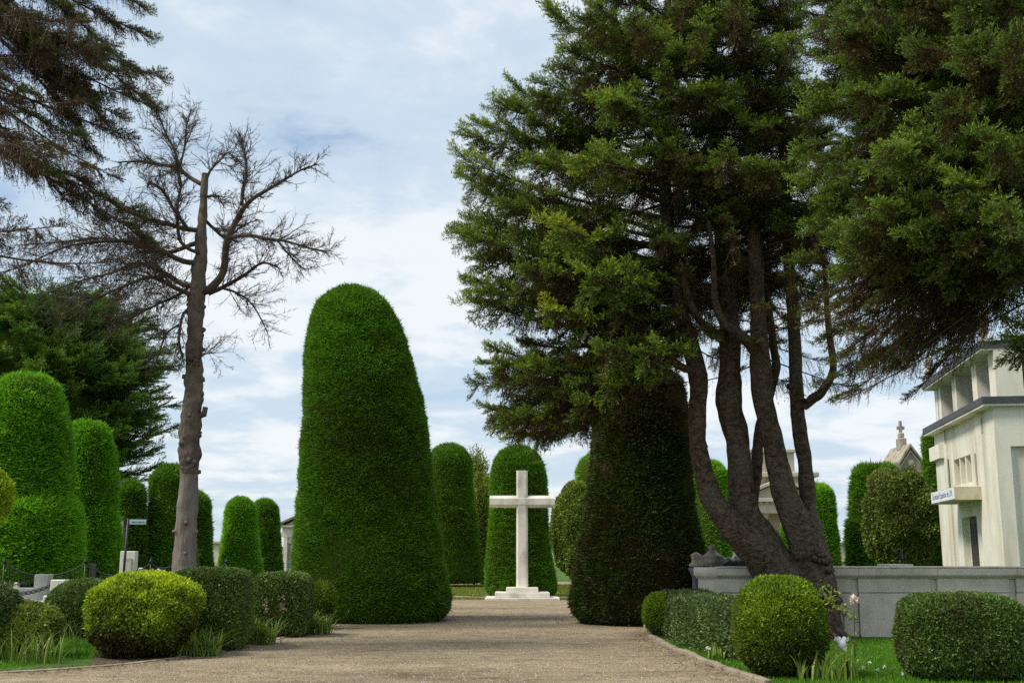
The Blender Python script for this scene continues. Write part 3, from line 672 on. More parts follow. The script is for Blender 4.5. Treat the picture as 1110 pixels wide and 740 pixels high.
# ---- many-stemmed spruce on the right lawn
YS = gnd(880, 691)[1]
def spruce_group():
    c = Crown(60, 'spruce')
    base = gnd(876, 692)
    e = empty('spruce_tree', (base[0], base[1], 0), 'tall dark spruce with several leaning stems from one base, in front of the grey wall', 'tree')
    t = Buf()
    stems = {
        'a': [(872, 668, 0, 52), (858, 640, -.05, 46), (838, 615, -.1, 40), (812, 590, -.15, 34), (790, 566, -.2, 28), (771, 537, -.25, 23), (761, 505, -.25, 20), (756, 470, -.2, 19), (757, 410, -.2, 20), (748, 372, -.2, 18), (733, 318, -.1, 15), (722, 220, .1, 14), (719, 120, .2, 11), (724, 0, .3, 8), (726, -90, .3, 4)],
        'b': [(868, 664, .12, 54), (848, 630, .1, 52), (826, 594, .1, 42), (808, 557, .1, 31), (802, 517, .12, 27), (800, 480, .15, 26), (791, 437, .2, 27), (791, 391, .3, 23), (790, 328, .5, 20), (782, 250, .6, 16), (775, 150, .8, 12), (772, 60, .9, 11), (778, -60, .9, 7)],
        'c': [(886, 715, -.05, 62), (886, 690, -.05, 52), (884, 660, -.05, 48), (881, 628, -.05, 46), (875, 590, -.05, 38), (857, 551, -.08, 28), (846, 517, -.1, 24), (837, 475, -.1, 23), (829, 440, -.1, 23), (825, 400, -.1, 24), (822, 345, -.1, 18), (820, 293, -.1, 17), (816, 220, -.1, 15), (811, 130, -.1, 12), (805, 50, 0, 9), (802, -70, 0, 5)],
        'd': [(884, 620, .14, 40), (880, 585, .14, 28), (876, 551, .16, 18), (873, 507, .18, 16), (867, 468, .2, 15), (864, 437, .25, 15), (862, 388, .3, 14), (859, 331, .4, 13), (855, 282, .5, 12), (850, 190, .6, 10), (846, 80, .7, 8), (848, -60, .7, 5)],
        'e': [(812, 565, .5, 16), (817, 535, .5, 12), (820, 510, .5, 12), (823, 470, .5, 12), (833, 430, .4, 11), (841, 398, .35, 10), (838, 372, .3, 9), (832, 324, .3, 8), (830, 270, .3, 6)],
        'f': [(871, 441, .2, 9), (880, 433, .1, 11), (892, 423, 0, 10), (903, 400, 0, 8), (899, 363, 0, 7), (896, 328, .1, 6), (893, 270, .2, 4)],
        'g': [(829, 395, -.15, 14), (818, 380, -.3, 13), (804, 364, -.4, 11), (785, 350, -.5, 9), (775, 325, -.6, 8), (774, 289, -.7, 6), (768, 240, -.8, 4)],
        'h': [(795, 375, .2, 12), (775, 362, 0, 11), (757, 345, -.2, 9), (746, 322, -.3, 8), (738, 290, -.4, 5)],
        'i': [(757, 402, -.2, 10), (740, 398, -.4, 9), (722, 385, -.6, 8), (706, 378, -.8, 5)],
    }
    axes = {}
    for k, rows in stems.items():
        P, R = pxpath(rows, YS)
        P, R = tube(t, P, R, 'bark', 28 if k in 'abcd' else 12, .11, ord(k), 12)
        axes[k] = P
    # root flare
    for ang, ln in ((-2.6, .75), (-1.9, .6), (-1.0, .7), (-.2, .8), (.8, .6), (2.2, .7)):
        d = np.array([cos(ang), sin(ang), 0])
        tube(t, [base + [.06, 0, .55], base + [.06, 0, .22] + d * .28, base + d * ln + [.06, 0, -.05]], (.20, .16, .06), 'bark', 10, .1, 3, 3)
    # knots and pruned stubs on the stems
    rng = c.rng
    for k in 'abcd':
        P = axes[k]
        for _ in range(5):
            q = P[rng.integers(8, len(P) // 2)]; d = nrm(np.array([rng.normal(), -abs(rng.normal()) - .3, rng.normal() * .3]))
            tube(t, [q, q + d * .20], (.085, .06), 'bark', 8, .25, rng.integers(99))
    for _ in range(14):
        q = base + np.array([.12 + rng.normal() * .2, -.25, rng.uniform(.7, 1.7)]); tube(t, [q, q + [rng.normal() * .08, -.13, rng.normal() * .05]], (.08, .03), 'bark', 8, .3, rng.integers(99))
    tr = t.build('trunk', e)
    # boughs: attach on a stem at a height, reach out to crown edge
    def stem_at(k, z):
        P = axes[k]; i = int(np.argmin(np.abs(P[:, 2] - z))); return P[i]
    zpx = lambda py: at(700, py, YS)[2]
    # left silhouette pads: (tip px, tip py, dY, stem, root py)
    tips = [(606, 22, 0, 'a', 90), (592, 95, .5, 'a', 130), (588, 108, -.6, 'a', 120), (562, 100, .4, 'a', 170), (545, 118, -.3, 'a', 190), (528, 140, .6, 'a', 190), (512, 152, 0, 'a', 215), (505, 178, -.5, 'a', 240), (508, 200, .6, 'a', 250), (530, 215, 0, 'a', 270),
            (503, 255, 0, 'a', 270), (510, 262, -.9, 'a', 300), (520, 245, .8, 'a', 290), (530, 285, -.4, 'a', 310), (517, 310, 0, 'a', 320), (522, 330, .6, 'a', 340), (535, 322, -.9, 'a', 330), (545, 345, 0, 'a', 345),
            (536, 388, .2, 'a', 355), (545, 405, -.5, 'a', 365), (548, 420, .5, 'a', 370), (534, 455, 0, 'a', 378), (545, 462, -.6, 'i', 380), (562, 478, .3, 'i', 380), (585, 470, -.5, 'i', 380), (600, 455, .8, 'i', 378), (620, 470, 0, 'i', 380),
            (560, 440, .2, 'a', 370), (575, 410, -1.0, 'a', 350), (600, 430, -.8, 'i', 380), (640, 440, -1.2, 'i', 385), (665, 415, -1.6, 'i', 385), (690, 400, -1.8, 'i', 385), (655, 385, -2.2, 'a', 350), (700, 390, -2.4, 'a', 350), (640, 400, .9, 'a', 360),
            (640, 10, .5, 'a', 60), (622, 60, -.8, 'a', 90), (660, -20, 0, 'a', 20), (585, 180, -1.5, 'a', 210), (560, 230, -1.4, 'a', 260), (575, 300, -1.6, 'a', 310), (600, 345, -1.6, 'a', 330), (610, 250, -2.4, 'a', 260), (640, 180, -2.6, 'a', 190), (640, 300, -2.6, 'a', 300), (660, 110, -2.4, 'a', 120)]
    for px, py, dy, k, rp in tips:
        tip = at(px, py, YS + dy); root = stem_at(k, zpx(rp))
        low = py > 340
        c.bough(root, tip, droop=.05 + (.07 if low else 0), dens=7.5, width=.55 if not low else .46, hang=.8 if low else .45, r0=.055, start=.22, lift=.10 if not low else .04, dt=rng.uniform(-.10, .30))
    # general crown volume
    for k, n, zlo, zhi, reach in (('a', 54, 335, -60, 3.0), ('b', 62, 318, -60, 3.1), ('c', 56, 305, -60, 2.8), ('d', 46, 300, -60, 2.6)):
        for i in range(n):
            py = zlo + (zhi - zlo) * (i + rng.uniform()) / n; z = zpx(py); q = stem_at(k, z)
            az = rng.uniform(-pi, pi)
            if sin(az) > .3 and rng.uniform() < .2: az = -az
            if py > 250: az = rng.uniform(.2, pi - .2)
            R = reach * rng.uniform(.55, 1.0)
            if cos(az) > .2: R *= .72 if py > 110 else .5                                    # narrower towards the neighbour tree
            tip = q + np.array([cos(az) * R, sin(az) * R, rng.normal(-.1, .35)])
            c.bough(q, tip, droop=.06, dens=6.0, width=.46, hang=.5 if py < 200 else .22, r0=.035, start=.18, lift=.08, dt=rng.uniform(-.14, .16))
    for i in range(34):
        py = rng.uniform(285, 400); q = stem_at('a' if py < 370 else 'i', zpx(py - rng.uniform(0, 40))); az = rng.uniform(pi * .55, pi * 1.5); R = rng.uniform(1.2, 3.6)
        tip = q + np.array([cos(az) * R, sin(az) * R * .7, rng.normal(-.35, .3)])
        c.bough(q, tip, droop=.08, dens=6.0, width=.44, hang=.4, r0=.03, start=.18, lift=.06, dt=rng.uniform(-.25, .02))
    # dead inner twigs and hanging curtains under the crown
    for i in range(60):
        k = 'abcd'[rng.integers(4)]; q = stem_at(k, zpx(rng.uniform(220, 400))); az = rng.uniform(-pi, pi); R = rng.uniform(.6, 2.4)
        tip = q + np.array([cos(az) * R, sin(az) * R, rng.uniform(-.7, .3)])
        c.bough(q, tip, droop=.05, dens=3, width=.3, green=.05, hang=.55, r0=.018, start=.2, lift=.05, dt=-.35)
    c.build_foliage()
    f = c.b.build('crown', e); c.w.build('branches', e)
spruce_group()

# ---- big spruce whose trunk stands outside the frame on the right
def spruce_right():
    c = Crown(61, 'spruce_blue'); rng = c.rng; Y0 = 18.5
    base = at(1190, 640, Y0); base[2] = 0
    e = empty('spruce_tree', tuple(base), 'big spruce overhanging from the right picture edge, drooping bare twigs over the cream mausoleum', 'tree')
    t = Buf(); P = np.array([base, base + [0, 0, 3], base + [.1, .1, 7], base + [.2, 0, 12], base + [.1, 0, 15.5]])
    P, R = tube(t, P, (.42, .34, .27, .18, .06), 'bark', 16, .08, 5, 5); t.build('trunk', e)
    zpx = lambda py: at(1000, py, Y0)[2]
    st = lambda z: P[int(np.argmin(np.abs(P[:, 2] - z)))]
    tips = [(896, 4, 0), (900, 30, .5), (898, 62, -.4), (912, 74, .8), (886, 104, .3), (885, 130, -.5), (880, 165, .4), (895, 180, -.8), (882, 205, .2), (905, 225, -.5), (890, 250, .5), (915, 262, -.9), (880, 292, .6), (925, 300, -.4),
            (945, 190, -1.6), (965, 110, -1.8), (940, 60, -1.4), (1000, 60, -2.4), (990, 160, -2.4), (975, 235, -2.0), (1010, 255, -2.4), (1030, 120, -2.8), (1045, 205, -3.0), (1060, 60, -3.0), (1080, 160, -3.4), (1065, 250, -2.8), (1000, 285, -1.6), (950, 300, -.6), (1040, 262, -2.2), (1090, 235, -3.4), (930, 20, -1), (985, 0, -2), (1050, 5, -2.8), (1100, 60, -3.6),
            (1104, 372, -1.5)]
    for px, py, dy in tips:
        tip = at(px, py, Y0 + dy); root = st(tip[2] + rng.uniform(-.3, .9))
        c.bough(root, tip, droop=.06, dens=7.5, width=.52, hang=.45 if py < 250 else .2, r0=.06, start=.2, lift=.10, dt=rng.uniform(-.2, .16))
    for i in range(120):
        py = rng.uniform(-60, 275); px = rng.uniform(905, 1150); dy = rng.uniform(-3.0, 2.6)
        tip = at(px, py, Y0 + dy); root = st(tip[2] + rng.uniform(.3, 1.8))
        c.bough(root, tip, droop=.06, dens=5.5, width=.46, hang=.5 if py < 200 else .15, r0=.04, start=.25, lift=.08, dt=rng.uniform(-.2, .14))
    # low half-dead curtain of fine twigs
    for i in range(85):
        px = rng.uniform(880, 1060); py = rng.uniform(296, 430 - max(0, px - 985) * .75) + rng.normal() * 6
        tip = at(px, py, Y0 + rng.uniform(-1.5, 2.0)); root = st(tip[2] + rng.uniform(2.0, 4.2))
        c.bough(root, tip, droop=.05, dens=2.6, width=.34, green=.06, hang=.75, r0=.02, start=.35, lift=.05, dt=-.3)
    c.build_foliage(); c.b.build('crown', e); c.w.build('branches', e)
spruce_right()

# ---- spruce boughs reaching in at the top left
def spruce_left():
    c = Crown(62, 'spruce_dull'); rng = c.rng; Y0 = 19.0
    base = at(-120, 640, Y0); base[2] = 0
    e = empty('spruce_tree', tuple(base), 'thin spruce reaching in from the upper left corner with sparse drooping boughs', 'tree')
    t = Buf(); P = np.array([base, base + [0, 0, 4], base + [.1, 0, 9], base + [.0, 0, 14.5]])
    P, R = tube(t, P, (.36, .3, .2, .06), 'bark', 14, .08, 5, 5); t.build('trunk', e)
    st = lambda z: P[int(np.argmin(np.abs(P[:, 2] - z)))]
    tips = [(152, 8, 0), (158, 40, .4), (170, 85, -.3), (165, 118, .2), (150, 105, -.8), (135, 148, 0), (120, 140, .8), (128, 128, -.6), (100, 165, .2), (85, 150, -.8), (70, 120, .5), (110, 60, -.5), (120, 25, .6), (60, 60, -.9), (40, 170, .3), (55, 190, -.4), (30, 100, -1), (90, 100, .9), (140, 75, .9), (20, 30, -.8), (75, 15, -.3), (155, 260, .6), (150, 232, 0)]
    for px, py, dy in tips:
        tip = at(px, py, Y0 + dy); root = st(tip[2] + rng.uniform(1.0, 2.8))
        c.bough(root, tip, droop=.02, dens=5.0, width=.36, green=.75, hang=.5, r0=.04, start=.35, lift=.05, dt=rng.uniform(-.1, .12))
    for i in range(34):
        px = rng.uniform(-40, 125); py = rng.uniform(-40, 300)
        tip = at(px, py, Y0 + rng.uniform(-1.8, 1.8)); root = st(tip[2] + rng.uniform(.3, 2.2))
        c.bough(root, tip, droop=.04, dens=4.0, width=.34, green=.3, hang=.5, r0=.03, start=.25, lift=.05, dt=rng.uniform(-.4, -.1))
    c.build_foliage(); c.b.build('crown', e); c.w.build('branches', e)
spruce_left()

# ---- dense dark cypress far left
def macro():
    c = Crown(63, 'macrocarpa'); rng = c.rng; Y0 = 47.0
    base = at(28, 600, Y0); base[2] = 0
    e = empty('cypress_tree', tuple(base), 'dense dark cypress with layered pointed boughs behind the bright clipped columns', 'tree')
    t = Buf(); P = np.array([base, base + [0, 0, 4], base + [.1, 0, 8], base + [0, 0, 11.8]])
    P, R = tube(t, P, (.55, .45, .3, .08), 'bark', 12, .08, 5, 3); t.build('trunk', e)
    st = lambda z: P[int(np.argmin(np.abs(P[:, 2] - z)))]
    def edge(py):      # right outline (px) by height
        return np.interp(py, [312, 322, 345, 370, 400, 425, 450, 480, 520, 560, 620], [60, 95, 128, 150, 168, 174, 172, 166, 142, 132, 128])
    for i in range(460):
        py = 318 + (600 - 318) * (i / 460) + rng.normal() * 4
        r = (edge(py) - 28) / ppm(Y0); az = rng.uniform(-pi, pi)
        if sin(az) > .2 and rng.uniform() < .6: az = -az
        R = r * rng.uniform(.72, 1.0)
        z = at(28, py, Y0)[2]
        tip = np.array([base[0] + cos(az) * R, Y0 + sin(az) * R, z + rng.normal() * .1]); root = st(z - rng.uniform(0, 1.2))
        c.bough(root, tip, droop=.05, dens=4.6, width=.6, hang=.0, r0=.05, start=.45, kind='flat', lift=.04, dt=rng.uniform(-.22, .15), spray_len=.95)
    for py in np.linspace(330, 590, 44):
        az = rng.uniform(-.7, .25); r = (edge(py) - 28) / ppm(Y0) * rng.uniform(.95, 1.06); z = at(28, py, Y0)[2]
        tip = np.array([base[0] + cos(az) * r, Y0 + sin(az) * r, z + .1]); c.bough(st(z - .6), tip, droop=.05, dens=4.6, width=.7, hang=0, r0=.05, start=.5, kind='flat', lift=.03, dt=rng.uniform(-.15, .05), spray_len=.95)
    zs = np.linspace(330, 618, 14); prof = np.array([(at(28, py, Y0)[2], (edge(py) - 28) / ppm(Y0) * .62) for py in zs][::-1] + [(at(28, 322, Y0)[2], .02)])
    lathe(c.b, prof, np.tile([[base[0], Y0]], (len(prof), 1)), 'core', 30, .5, 3)
    c.build_foliage(); c.b.build('crown', e); c.w.build('branches', e)
macro()

# ---- dead tree
YD = 25.0
def dead_tree():
    rng = np.random.default_rng(64); b = Buf(); tw = Buf()
    base = at(199, 640, YD); base[2] = 0
    e = empty('dead_tree', tuple(base), 'bare dead tree with broken top and knobbly trunk behind the square cut bush', 'tree')
    rows = [(197, 672, 0, 32), (199, 632, 0, 28), (200, 605, 0, 24.5), (202, 570, 0, 22), (204, 540, 0, 21), (205, 508, 0, 19.5)]
    up = [(205, 513, 0, 21), (205, 505, 0, 22), (207, 470, 0, 21.5), (209, 430, 0, 19), (210, 395, 0, 18), (212, 350, 0, 17), (214, 320, 0, 18), (216, 290, 0, 15.5), (218, 260, 0, 12), (220, 230, 0, 9.5), (222, 188, 0, 7)]
    P, R = pxpath(rows, YD); P0, _ = tube(b, P, R, 'bare', 30, .10, 3, 14)
    P, R = pxpath(up, YD); P1, R1 = tube(b, P, R, 'deadwood', 30, .22, 4, 18)
    for _ in range(46):                                              # knots and broken stubs
        i = rng.integers(2, int(len(P1) * .7)); q = P1[i]; az = rng.uniform(-pi, 0) if rng.uniform() < .7 else rng.uniform(0, pi); d = np.array([cos(az), sin(az), rng.uniform(-.1, .4)])
        r = R1[i]; tube(b, [q + d * r * .5, q + d * (r + rng.uniform(.01, .06))], (rng.uniform(.07, .12), rng.uniform(.02, .05)), 'deadwood', 8, .3, rng.integers(99))
    q = at(211, 452, YD); tube(b, [q, q + [.22, -.05, .07], q + [.24, -.05, .22]], (.08, .08, .06), 'deadwood', 8, .2)
    for _ in range(9):
        q = P0[rng.integers(3, len(P0))]; az = rng.uniform(-pi, 0); d = np.array([cos(az), sin(az), .1]); tube(b, [q + d * .15, q + d * .29], (.07, .03), 'bare', 8, .3, rng.integers(99))
    b.build('trunk', e)
    limbs = [
        # right side
        [(214, 318, 0, 10), (228, 312, -.1, 9), (242, 295, -.2, 8.5), (246, 262, -.2, 7.5), (258, 236, -.2, 6.5), (272, 217, -.3, 5), (300, 200, -.3, 3.5), (325, 185, -.3, 2.4), (344, 178, -.3, 1.5)],
        [(262, 222, -.2, 4), (263, 205, -.1, 3.5), (267, 190, 0, 3), (265, 165, .1, 2.2), (262, 150, .1, 1.2)],
        [(246, 258, -.2, 4.5), (270, 255, -.4, 4), (292, 259, -.6, 3.5), (312, 262, -.7, 2.8), (340, 270, -.8, 1.8), (360, 272, -.8, 1)],
        [(300, 260, -.6, 2.2), (315, 278, -.5, 1.8), (332, 294, -.4, 1)],
        [(226, 318, .1, 6), (240, 312, .2, 5), (262, 300, .3, 4), (285, 285, .4, 2.6), (305, 292, .5, 1.2)],
        [(240, 312, .2, 3), (258, 318, .2, 2.4), (275, 332, .2, 1.8), (290, 360, .2, 1)],
        [(219, 235, .1, 4), (232, 248, .3, 3.4), (246, 258, .4, 2.8), (262, 245, .5, 1.6), (280, 238, .6, 1)],
        [(222, 200, 0, 3.6), (228, 185, 0, 3), (240, 172, .1, 2.5), (248, 166, .2, 2), (262, 178, .2, 1)],
        [(221, 214, 0, 4), (232, 212, -.1, 3), (237, 213, -.1, 2)],
        # left and upward
        [(219, 200, 0, 5), (205, 192, .2, 4.6), (192, 182, .4, 4.2), (170, 178, .6, 3.6), (150, 175, .8, 2.8), (128, 176, .9, 1.4)],
        [(194, 184, .3, 3.6), (190, 165, .3, 3), (180, 145, .4, 2.2), (172, 125, .4, 1.4), (170, 112, .4, .8)],
        [(194, 184, .3, 3), (200, 160, .2, 2.4), (202, 138, .2, 1.8), (208, 118, .2, 1)],
        [(218, 250, 0, 6), (200, 248, -.2, 5.5), (180, 242, -.4, 5), (155, 236, -.6, 4), (125, 222, -.8, 3), (95, 200, -1, 1.8), (70, 185, -1, 1)],
        [(216, 262, 0, 6), (200, 268, .3, 5.4), (178, 274, .5, 5), (150, 266, .8, 4), (110, 258, 1.0, 3), (70, 262, 1.2, 2), (20, 266, 1.4, 1.2)],
        [(215, 285, 0, 6.5), (198, 283, -.3, 6), (175, 272, -.5, 5), (148, 262, -.8, 4.2), (110, 262, -1, 3.2), (70, 268, -1.2, 2.4), (20, 290, -1.4, 1.4), (-20, 300, -1.5, 1)],
        [(215, 310, 0, 7), (198, 308, .2, 6), (178, 296, .4, 5), (150, 285, .6, 4), (120, 296, .8, 3), (85, 305, 1, 2), (40, 322, 1.2, 1.2)],
        [(213, 322, 0, 6), (190, 312, -.4, 5), (165, 300, -.8, 4), (140, 308, -1, 3), (100, 325, -1.2, 2.2), (60, 345, -1.4, 1.2)],
        [(213, 330, 0, 4.5), (199, 340, -.1, 3.5), (194, 365, -.2, 3), (196, 380, -.2, 2.4), (200, 395, -.2, 1)],
        [(194, 352, -.1, 2.6), (180, 362, -.1, 2.2), (172, 385, -.2, 1.6), (165, 400, -.2, .8)],
        [(217, 275, -.1, 4), (196, 262, -.4, 4), (192, 225, -.6, 3.6), (196, 200, -.7, 3), (190, 175, -.8, 2)],
        [(205, 250, -.2, 4), (187, 225, -.3, 3.5), (175, 205, -.3, 2.8), (160, 198, -.3, 1.6)],
        [(216, 300, .1, 4), (196, 318, .4, 3.4), (170, 330, .7, 2.6), (140, 345, 1, 2), (120, 352, 1.1, 1)],
        [(212, 395, 0, 2), (220, 385, -.1, 1.4), (232, 382, -.1, .8)],
    ]
    S = []
    lvl = []
    for li, rows in enumerate(limbs):
        P, R = pxpath(rows, YD); P, R = tube(tw, P, R, 'deadtwig', 8, .08, li, 4)
        T = nrm(np.gradient(P, axis=0)); ln = np.linalg.norm(np.diff(P, axis=0), axis=1).sum()
        left = rows[-1][0] < rows[0][0] - 60
        n = int(ln * (15 if left else 13)) + 4
        for k in range(n):
            u = .22 + .78 * (k + rng.uniform()) / n; i = min(int(u * (len(P) - 1)), len(P) - 1)
            ax = nrm(rng.normal(size=3) + np.array([0, 0, .25 if not left else .0])); d = nrm(T[i] * rng.uniform(.5, 1.0) + ax * .75)
            lvl.append((P[i], d, rng.uniform(.3, .92) * (1.2 - .65 * u), max(min(R[i] * .42, .012), .006), left))
    for depth in range(3):
        nxt = []
        P0, P1, A0, A1 = [], [], [], []
        for p, d, ln, r, left in lvl:
            q = p; m = 3; dd = d
            for sgm in range(m):
                dd = nrm(dd + rng.normal(size=3) * .13 + np.array([0, 0, .05 if not left else -.02]))
                q2 = q + dd * ln / m
                P0.append(q); P1.append(q2); A0.append(r * (1 - sgm / m * .6)); A1.append(r * (1 - (sgm + 1) / m * .6))
                if depth < 2:
                    for c in range(2 if depth == 0 else (2 if rng.uniform() < .5 else 1)):
                        ax = nrm(rng.normal(size=3)); nxt.append((q + (q2 - q) * rng.uniform(), nrm(dd * .8 + ax * .7), ln * rng.uniform(.3, .6), max(r * .6, .0042), left))
                q = q2
        sticks(tw, np.array(P0), np.array(P1), np.array(A0), np.array(A1), 'deadtwig')
        lvl = nxt
    # shaggy remains of fine twig bunches on the left limbs
    Pq, Dq_, Lq = [], [], []
    for li in (12, 13, 14, 15, 16, 21):
        P, R = pxpath(limbs[li], YD)
        for k in range(420):
            x = rng.uniform(.25, 1) * (len(P) - 1); p = np.array([np.interp(x, np.arange(len(P)), P[:, q]) for q in range(3)])
            o = rng.normal(size=3) * [.30, .30, .2] + [0, 0, -.16]
            Pq.append(p + o); Dq_.append(nrm(np.array([-.5, 0, -.45]) + rng.normal(size=3) * .55)); Lq.append(rng.uniform(.14, .4))
    Pq, Dq_, Lq = np.array(Pq), np.array(Dq_), np.array(Lq)
    sticks(tw, Pq, Pq + Dq_ * Lq[:, None], np.full(len(Pq), .0055), np.full(len(Pq), .003), 'deadtwig')
    tw.build('branches', e)
dead_tree()

# ------------------------------------------------------------------ ground
def sheet(name, pts, z, mat, sub=0):
    bm = bmesh.new(); vs = [bm.verts.new((x, y, z)) for x, y in pts]; bm.faces.new(vs)
    bmesh.ops.triangulate(bm, faces=bm.faces[:])
    me = bpy.data.meshes.new(name); bm.to_mesh(me); bm.free(); me.materials.append(M[mat])
    for p in me.polygons: pass
    o = bpy.data.objects.new(name, me); COL.objects.link(o); o['kind'] = 'structure'
    return o
sheet('ground', [(-900, -60), (900, -60), (900, 1800), (-900, 1800)], 0, 'turf')
G2 = lambda px, py: tuple(gnd(px, py)[:2])
left_edge = [G2(0, 729), G2(60, 726), G2(124, 721), G2(170, 716), G2(220, 709), G2(268, 700), G2(320, 688), G2(367, 678)]
right_edge = [G2(698, 676), G2(704, 690), G2(722, 700), G2(742, 709), G2(765, 718), G2(790, 728), G2(835, 744)]
gravel = [(-14, -8)] + [(-14, 14.6)] + left_edge + [G2(340, 660), G2(400, 649), G2(480, 649.2)] + [G2(560, 650), G2(622, 650), G2(690, 655)] + right_edge + [(3.6, 12.0), (9, 10.5), (9, -8)]
sheet('gravel_path', gravel, .004, 'gravel')
sheet('soil_bed', [G2(100, 724), G2(170, 717), G2(220, 710), G2(268, 701), G2(320, 689), G2(367, 679), G2(367, 664), G2(338, 655), G2(100, 685)][::-1], .002, 'soil')
sheet('footpath', [(-40, 66), (40, 66), (40, 74), (-40, 74)], .004, 'gravel')

def grass(name, region, n, mat, h, w, seed, wild=.3, kind='stuff'):
    rng = np.random.default_rng(seed); poly = np.array(region); lo, hi = poly.min(0), poly.max(0)
    P = rng.uniform(lo, hi, (int(n * 2.2), 2)); x, y = P[:, 0], P[:, 1]; ins = np.zeros(len(P), bool); j = len(poly) - 1
    for i in range(len(poly)):
        xi, yi = poly[i]; xj, yj = poly[j]
        c = ((yi > y) != (yj > y)) & (x < (xj - xi) * (y - yi) / (yj - yi + 1e-12) + xi); ins ^= c; j = i
    P = P[ins][:n]; n = len(P); pos = np.concatenate([P, np.zeros((n, 1))], 1)
    d = nrm(rng.normal(size=(n, 3)) * wild + [0, 0, 1.]); hh = h * rng.uniform(.4, 1.3, n) * (1 + .35 * vnoise(pos, 1.5, seed))
    side = rand_perp(d, rng)
    b = Buf(); tint = np.clip(rng.normal(.5, .2, n) + .25 * vnoise(pos, 1.2, seed + 1), 0, 1)
    b.quads(kites(pos, d, side, hh, w * rng.uniform(.7, 1.3, n), .3), mat, tint)
    o = b.build(name); o['kind'] = kind
    return o
tag(grass('lawn_grass', right_edge[2:] + [(3.6, 12), (9.6, 12), (10.4, 22.3), (3.2, 22.3)], 90000, 'grass', .06, .012, 71), 'short bright green lawn between the bushes and the grey wall', 'grass')
tag(grass('verge_grass', [G2(-20, 728), G2(120, 711), G2(205, 699), G2(220, 680), G2(-20, 675)], 30000, 'grass', .10, .014, 72, .5), 'rough grass round the yellow lime bush', 'grass')
tag(grass('far_lawn', [(-4.5, 42.5), (4.0, 42.5), (6, 64), (-6.5, 64)], 45000, 'drygrass', .09, .035, 73), 'yellowish lawn behind the stone cross', 'grass')
tag(grass('side_lawn', [(-16, 24), (-7, 26), (-6.5, 60), (-28, 60), (-22, 30)], 60000, 'grass', .10, .03, 74), 'grass under the left clipped columns', 'grass')

def pebbles():
    rng = np.random.default_rng(75); n = 16000
    y = 13.3 + 26 * rng.uniform(size=n) ** 1.8; x = rng.uniform(-.5, .5, n) * (6 + y * .25) - .6
    # keep inside gravel polygon
    poly = np.array(gravel); ins = np.zeros(n, bool); j = len(poly) - 1
    for i in range(len(poly)):
        xi, yi = poly[i]; xj, yj = poly[j]; ins ^= ((yi > y) != (yj > y)) & (x < (xj - xi) * (y - yi) / (yj - yi + 1e-12) + xi); j = i
    x, y = x[ins], y[ins]; n = len(x)
    s = rng.uniform(.006, .018, n); h = s * rng.uniform(.4, .8, n); a = rng.uniform(0, 6.28, n)
    V = np.zeros((n, 8, 3))
    for k in range(4):
        th = a + k * pi / 2; e = rng.uniform(.7, 1.2, n)
        V[:, k] = np.stack([x + np.cos(th) * s * e, y + np.sin(th) * s * e, np.full(n, .004)], 1)
        V[:, 4 + k] = np.stack([x + np.cos(th) * s * e * .6, y + np.sin(th) * s * e * .6, .004 + h], 1)
    Q = np.array([[0, 1, 5, 4], [1, 2, 6, 5], [2, 3, 7, 6], [3, 0, 4, 7], [4, 5, 6, 7]])[None] + (np.arange(n) * 8)[:, None, None]
    b = Buf(); b.add(V.reshape(-1, 3), Q.reshape(-1, 4), 'pebble', np.repeat(np.clip(rng.normal(.5, .25, n), 0, 1), 5))
    o = b.build('loose_gravel'); tag(o, 'loose pebbles scattered over the gravel', 'gravel', kind='stuff')
M['pebble'] = foliage('pebbles', [(0, (.13, .115, .09)), (.5, (.29, .25, .19)), (1, (.46, .43, .37))], 0, .9, warm=(1, 1, 1))
pebbles()

def litter():
    rng = np.random.default_rng(76); P = []
    for poly, n, sp in ((left_edge, 1500, .28), (right_edge, 1300, .22)):
        a = np.array(poly); t = rng.uniform(0, len(a) - 1, n); q = np.stack([np.interp(t, np.arange(len(a)), a[:, k]) for k in (0, 1)], 1); P.append(q + rng.normal(size=(n, 2)) * sp)
    for c, r, n in ((gnd(410, 672), 2.6, 900), (gnd(692, 674), 2.7, 1400)):
        a = rng.uniform(-pi, 0.2, n); rr = r * rng.normal(.88, .16, n); P.append(np.stack([c[0] + np.cos(a) * rr * .8, c[1] + 1.6 + np.sin(a) * rr], 1))
    P = np.concatenate(P); n = len(P); pos = np.concatenate([P, np.full((n, 1), .012)], 1); d = nrm(rng.normal(size=(n, 3)) * [1, 1, .12]); 
    b = Buf(); b.quads(kites(pos, d, nrm(np.cross(d, [0, 0, 1.]) + rng.normal(size=(n, 3)) * .2), rng.uniform(.03, .08, n), rng.uniform(.012, .03, n)), 'litter', rng.uniform(0, 1, n))
    tag(b.build('fallen_leaves'), 'dry clippings and needles along the gravel edges', 'leaves', kind='stuff')
M['litter'] = foliage('dry_litter', [(0, (.05, .032, .018)), (.6, (.13, .085, .045)), (1, (.24, .18, .09))], .1, .9, warm=(1, 1, 1))
litter()
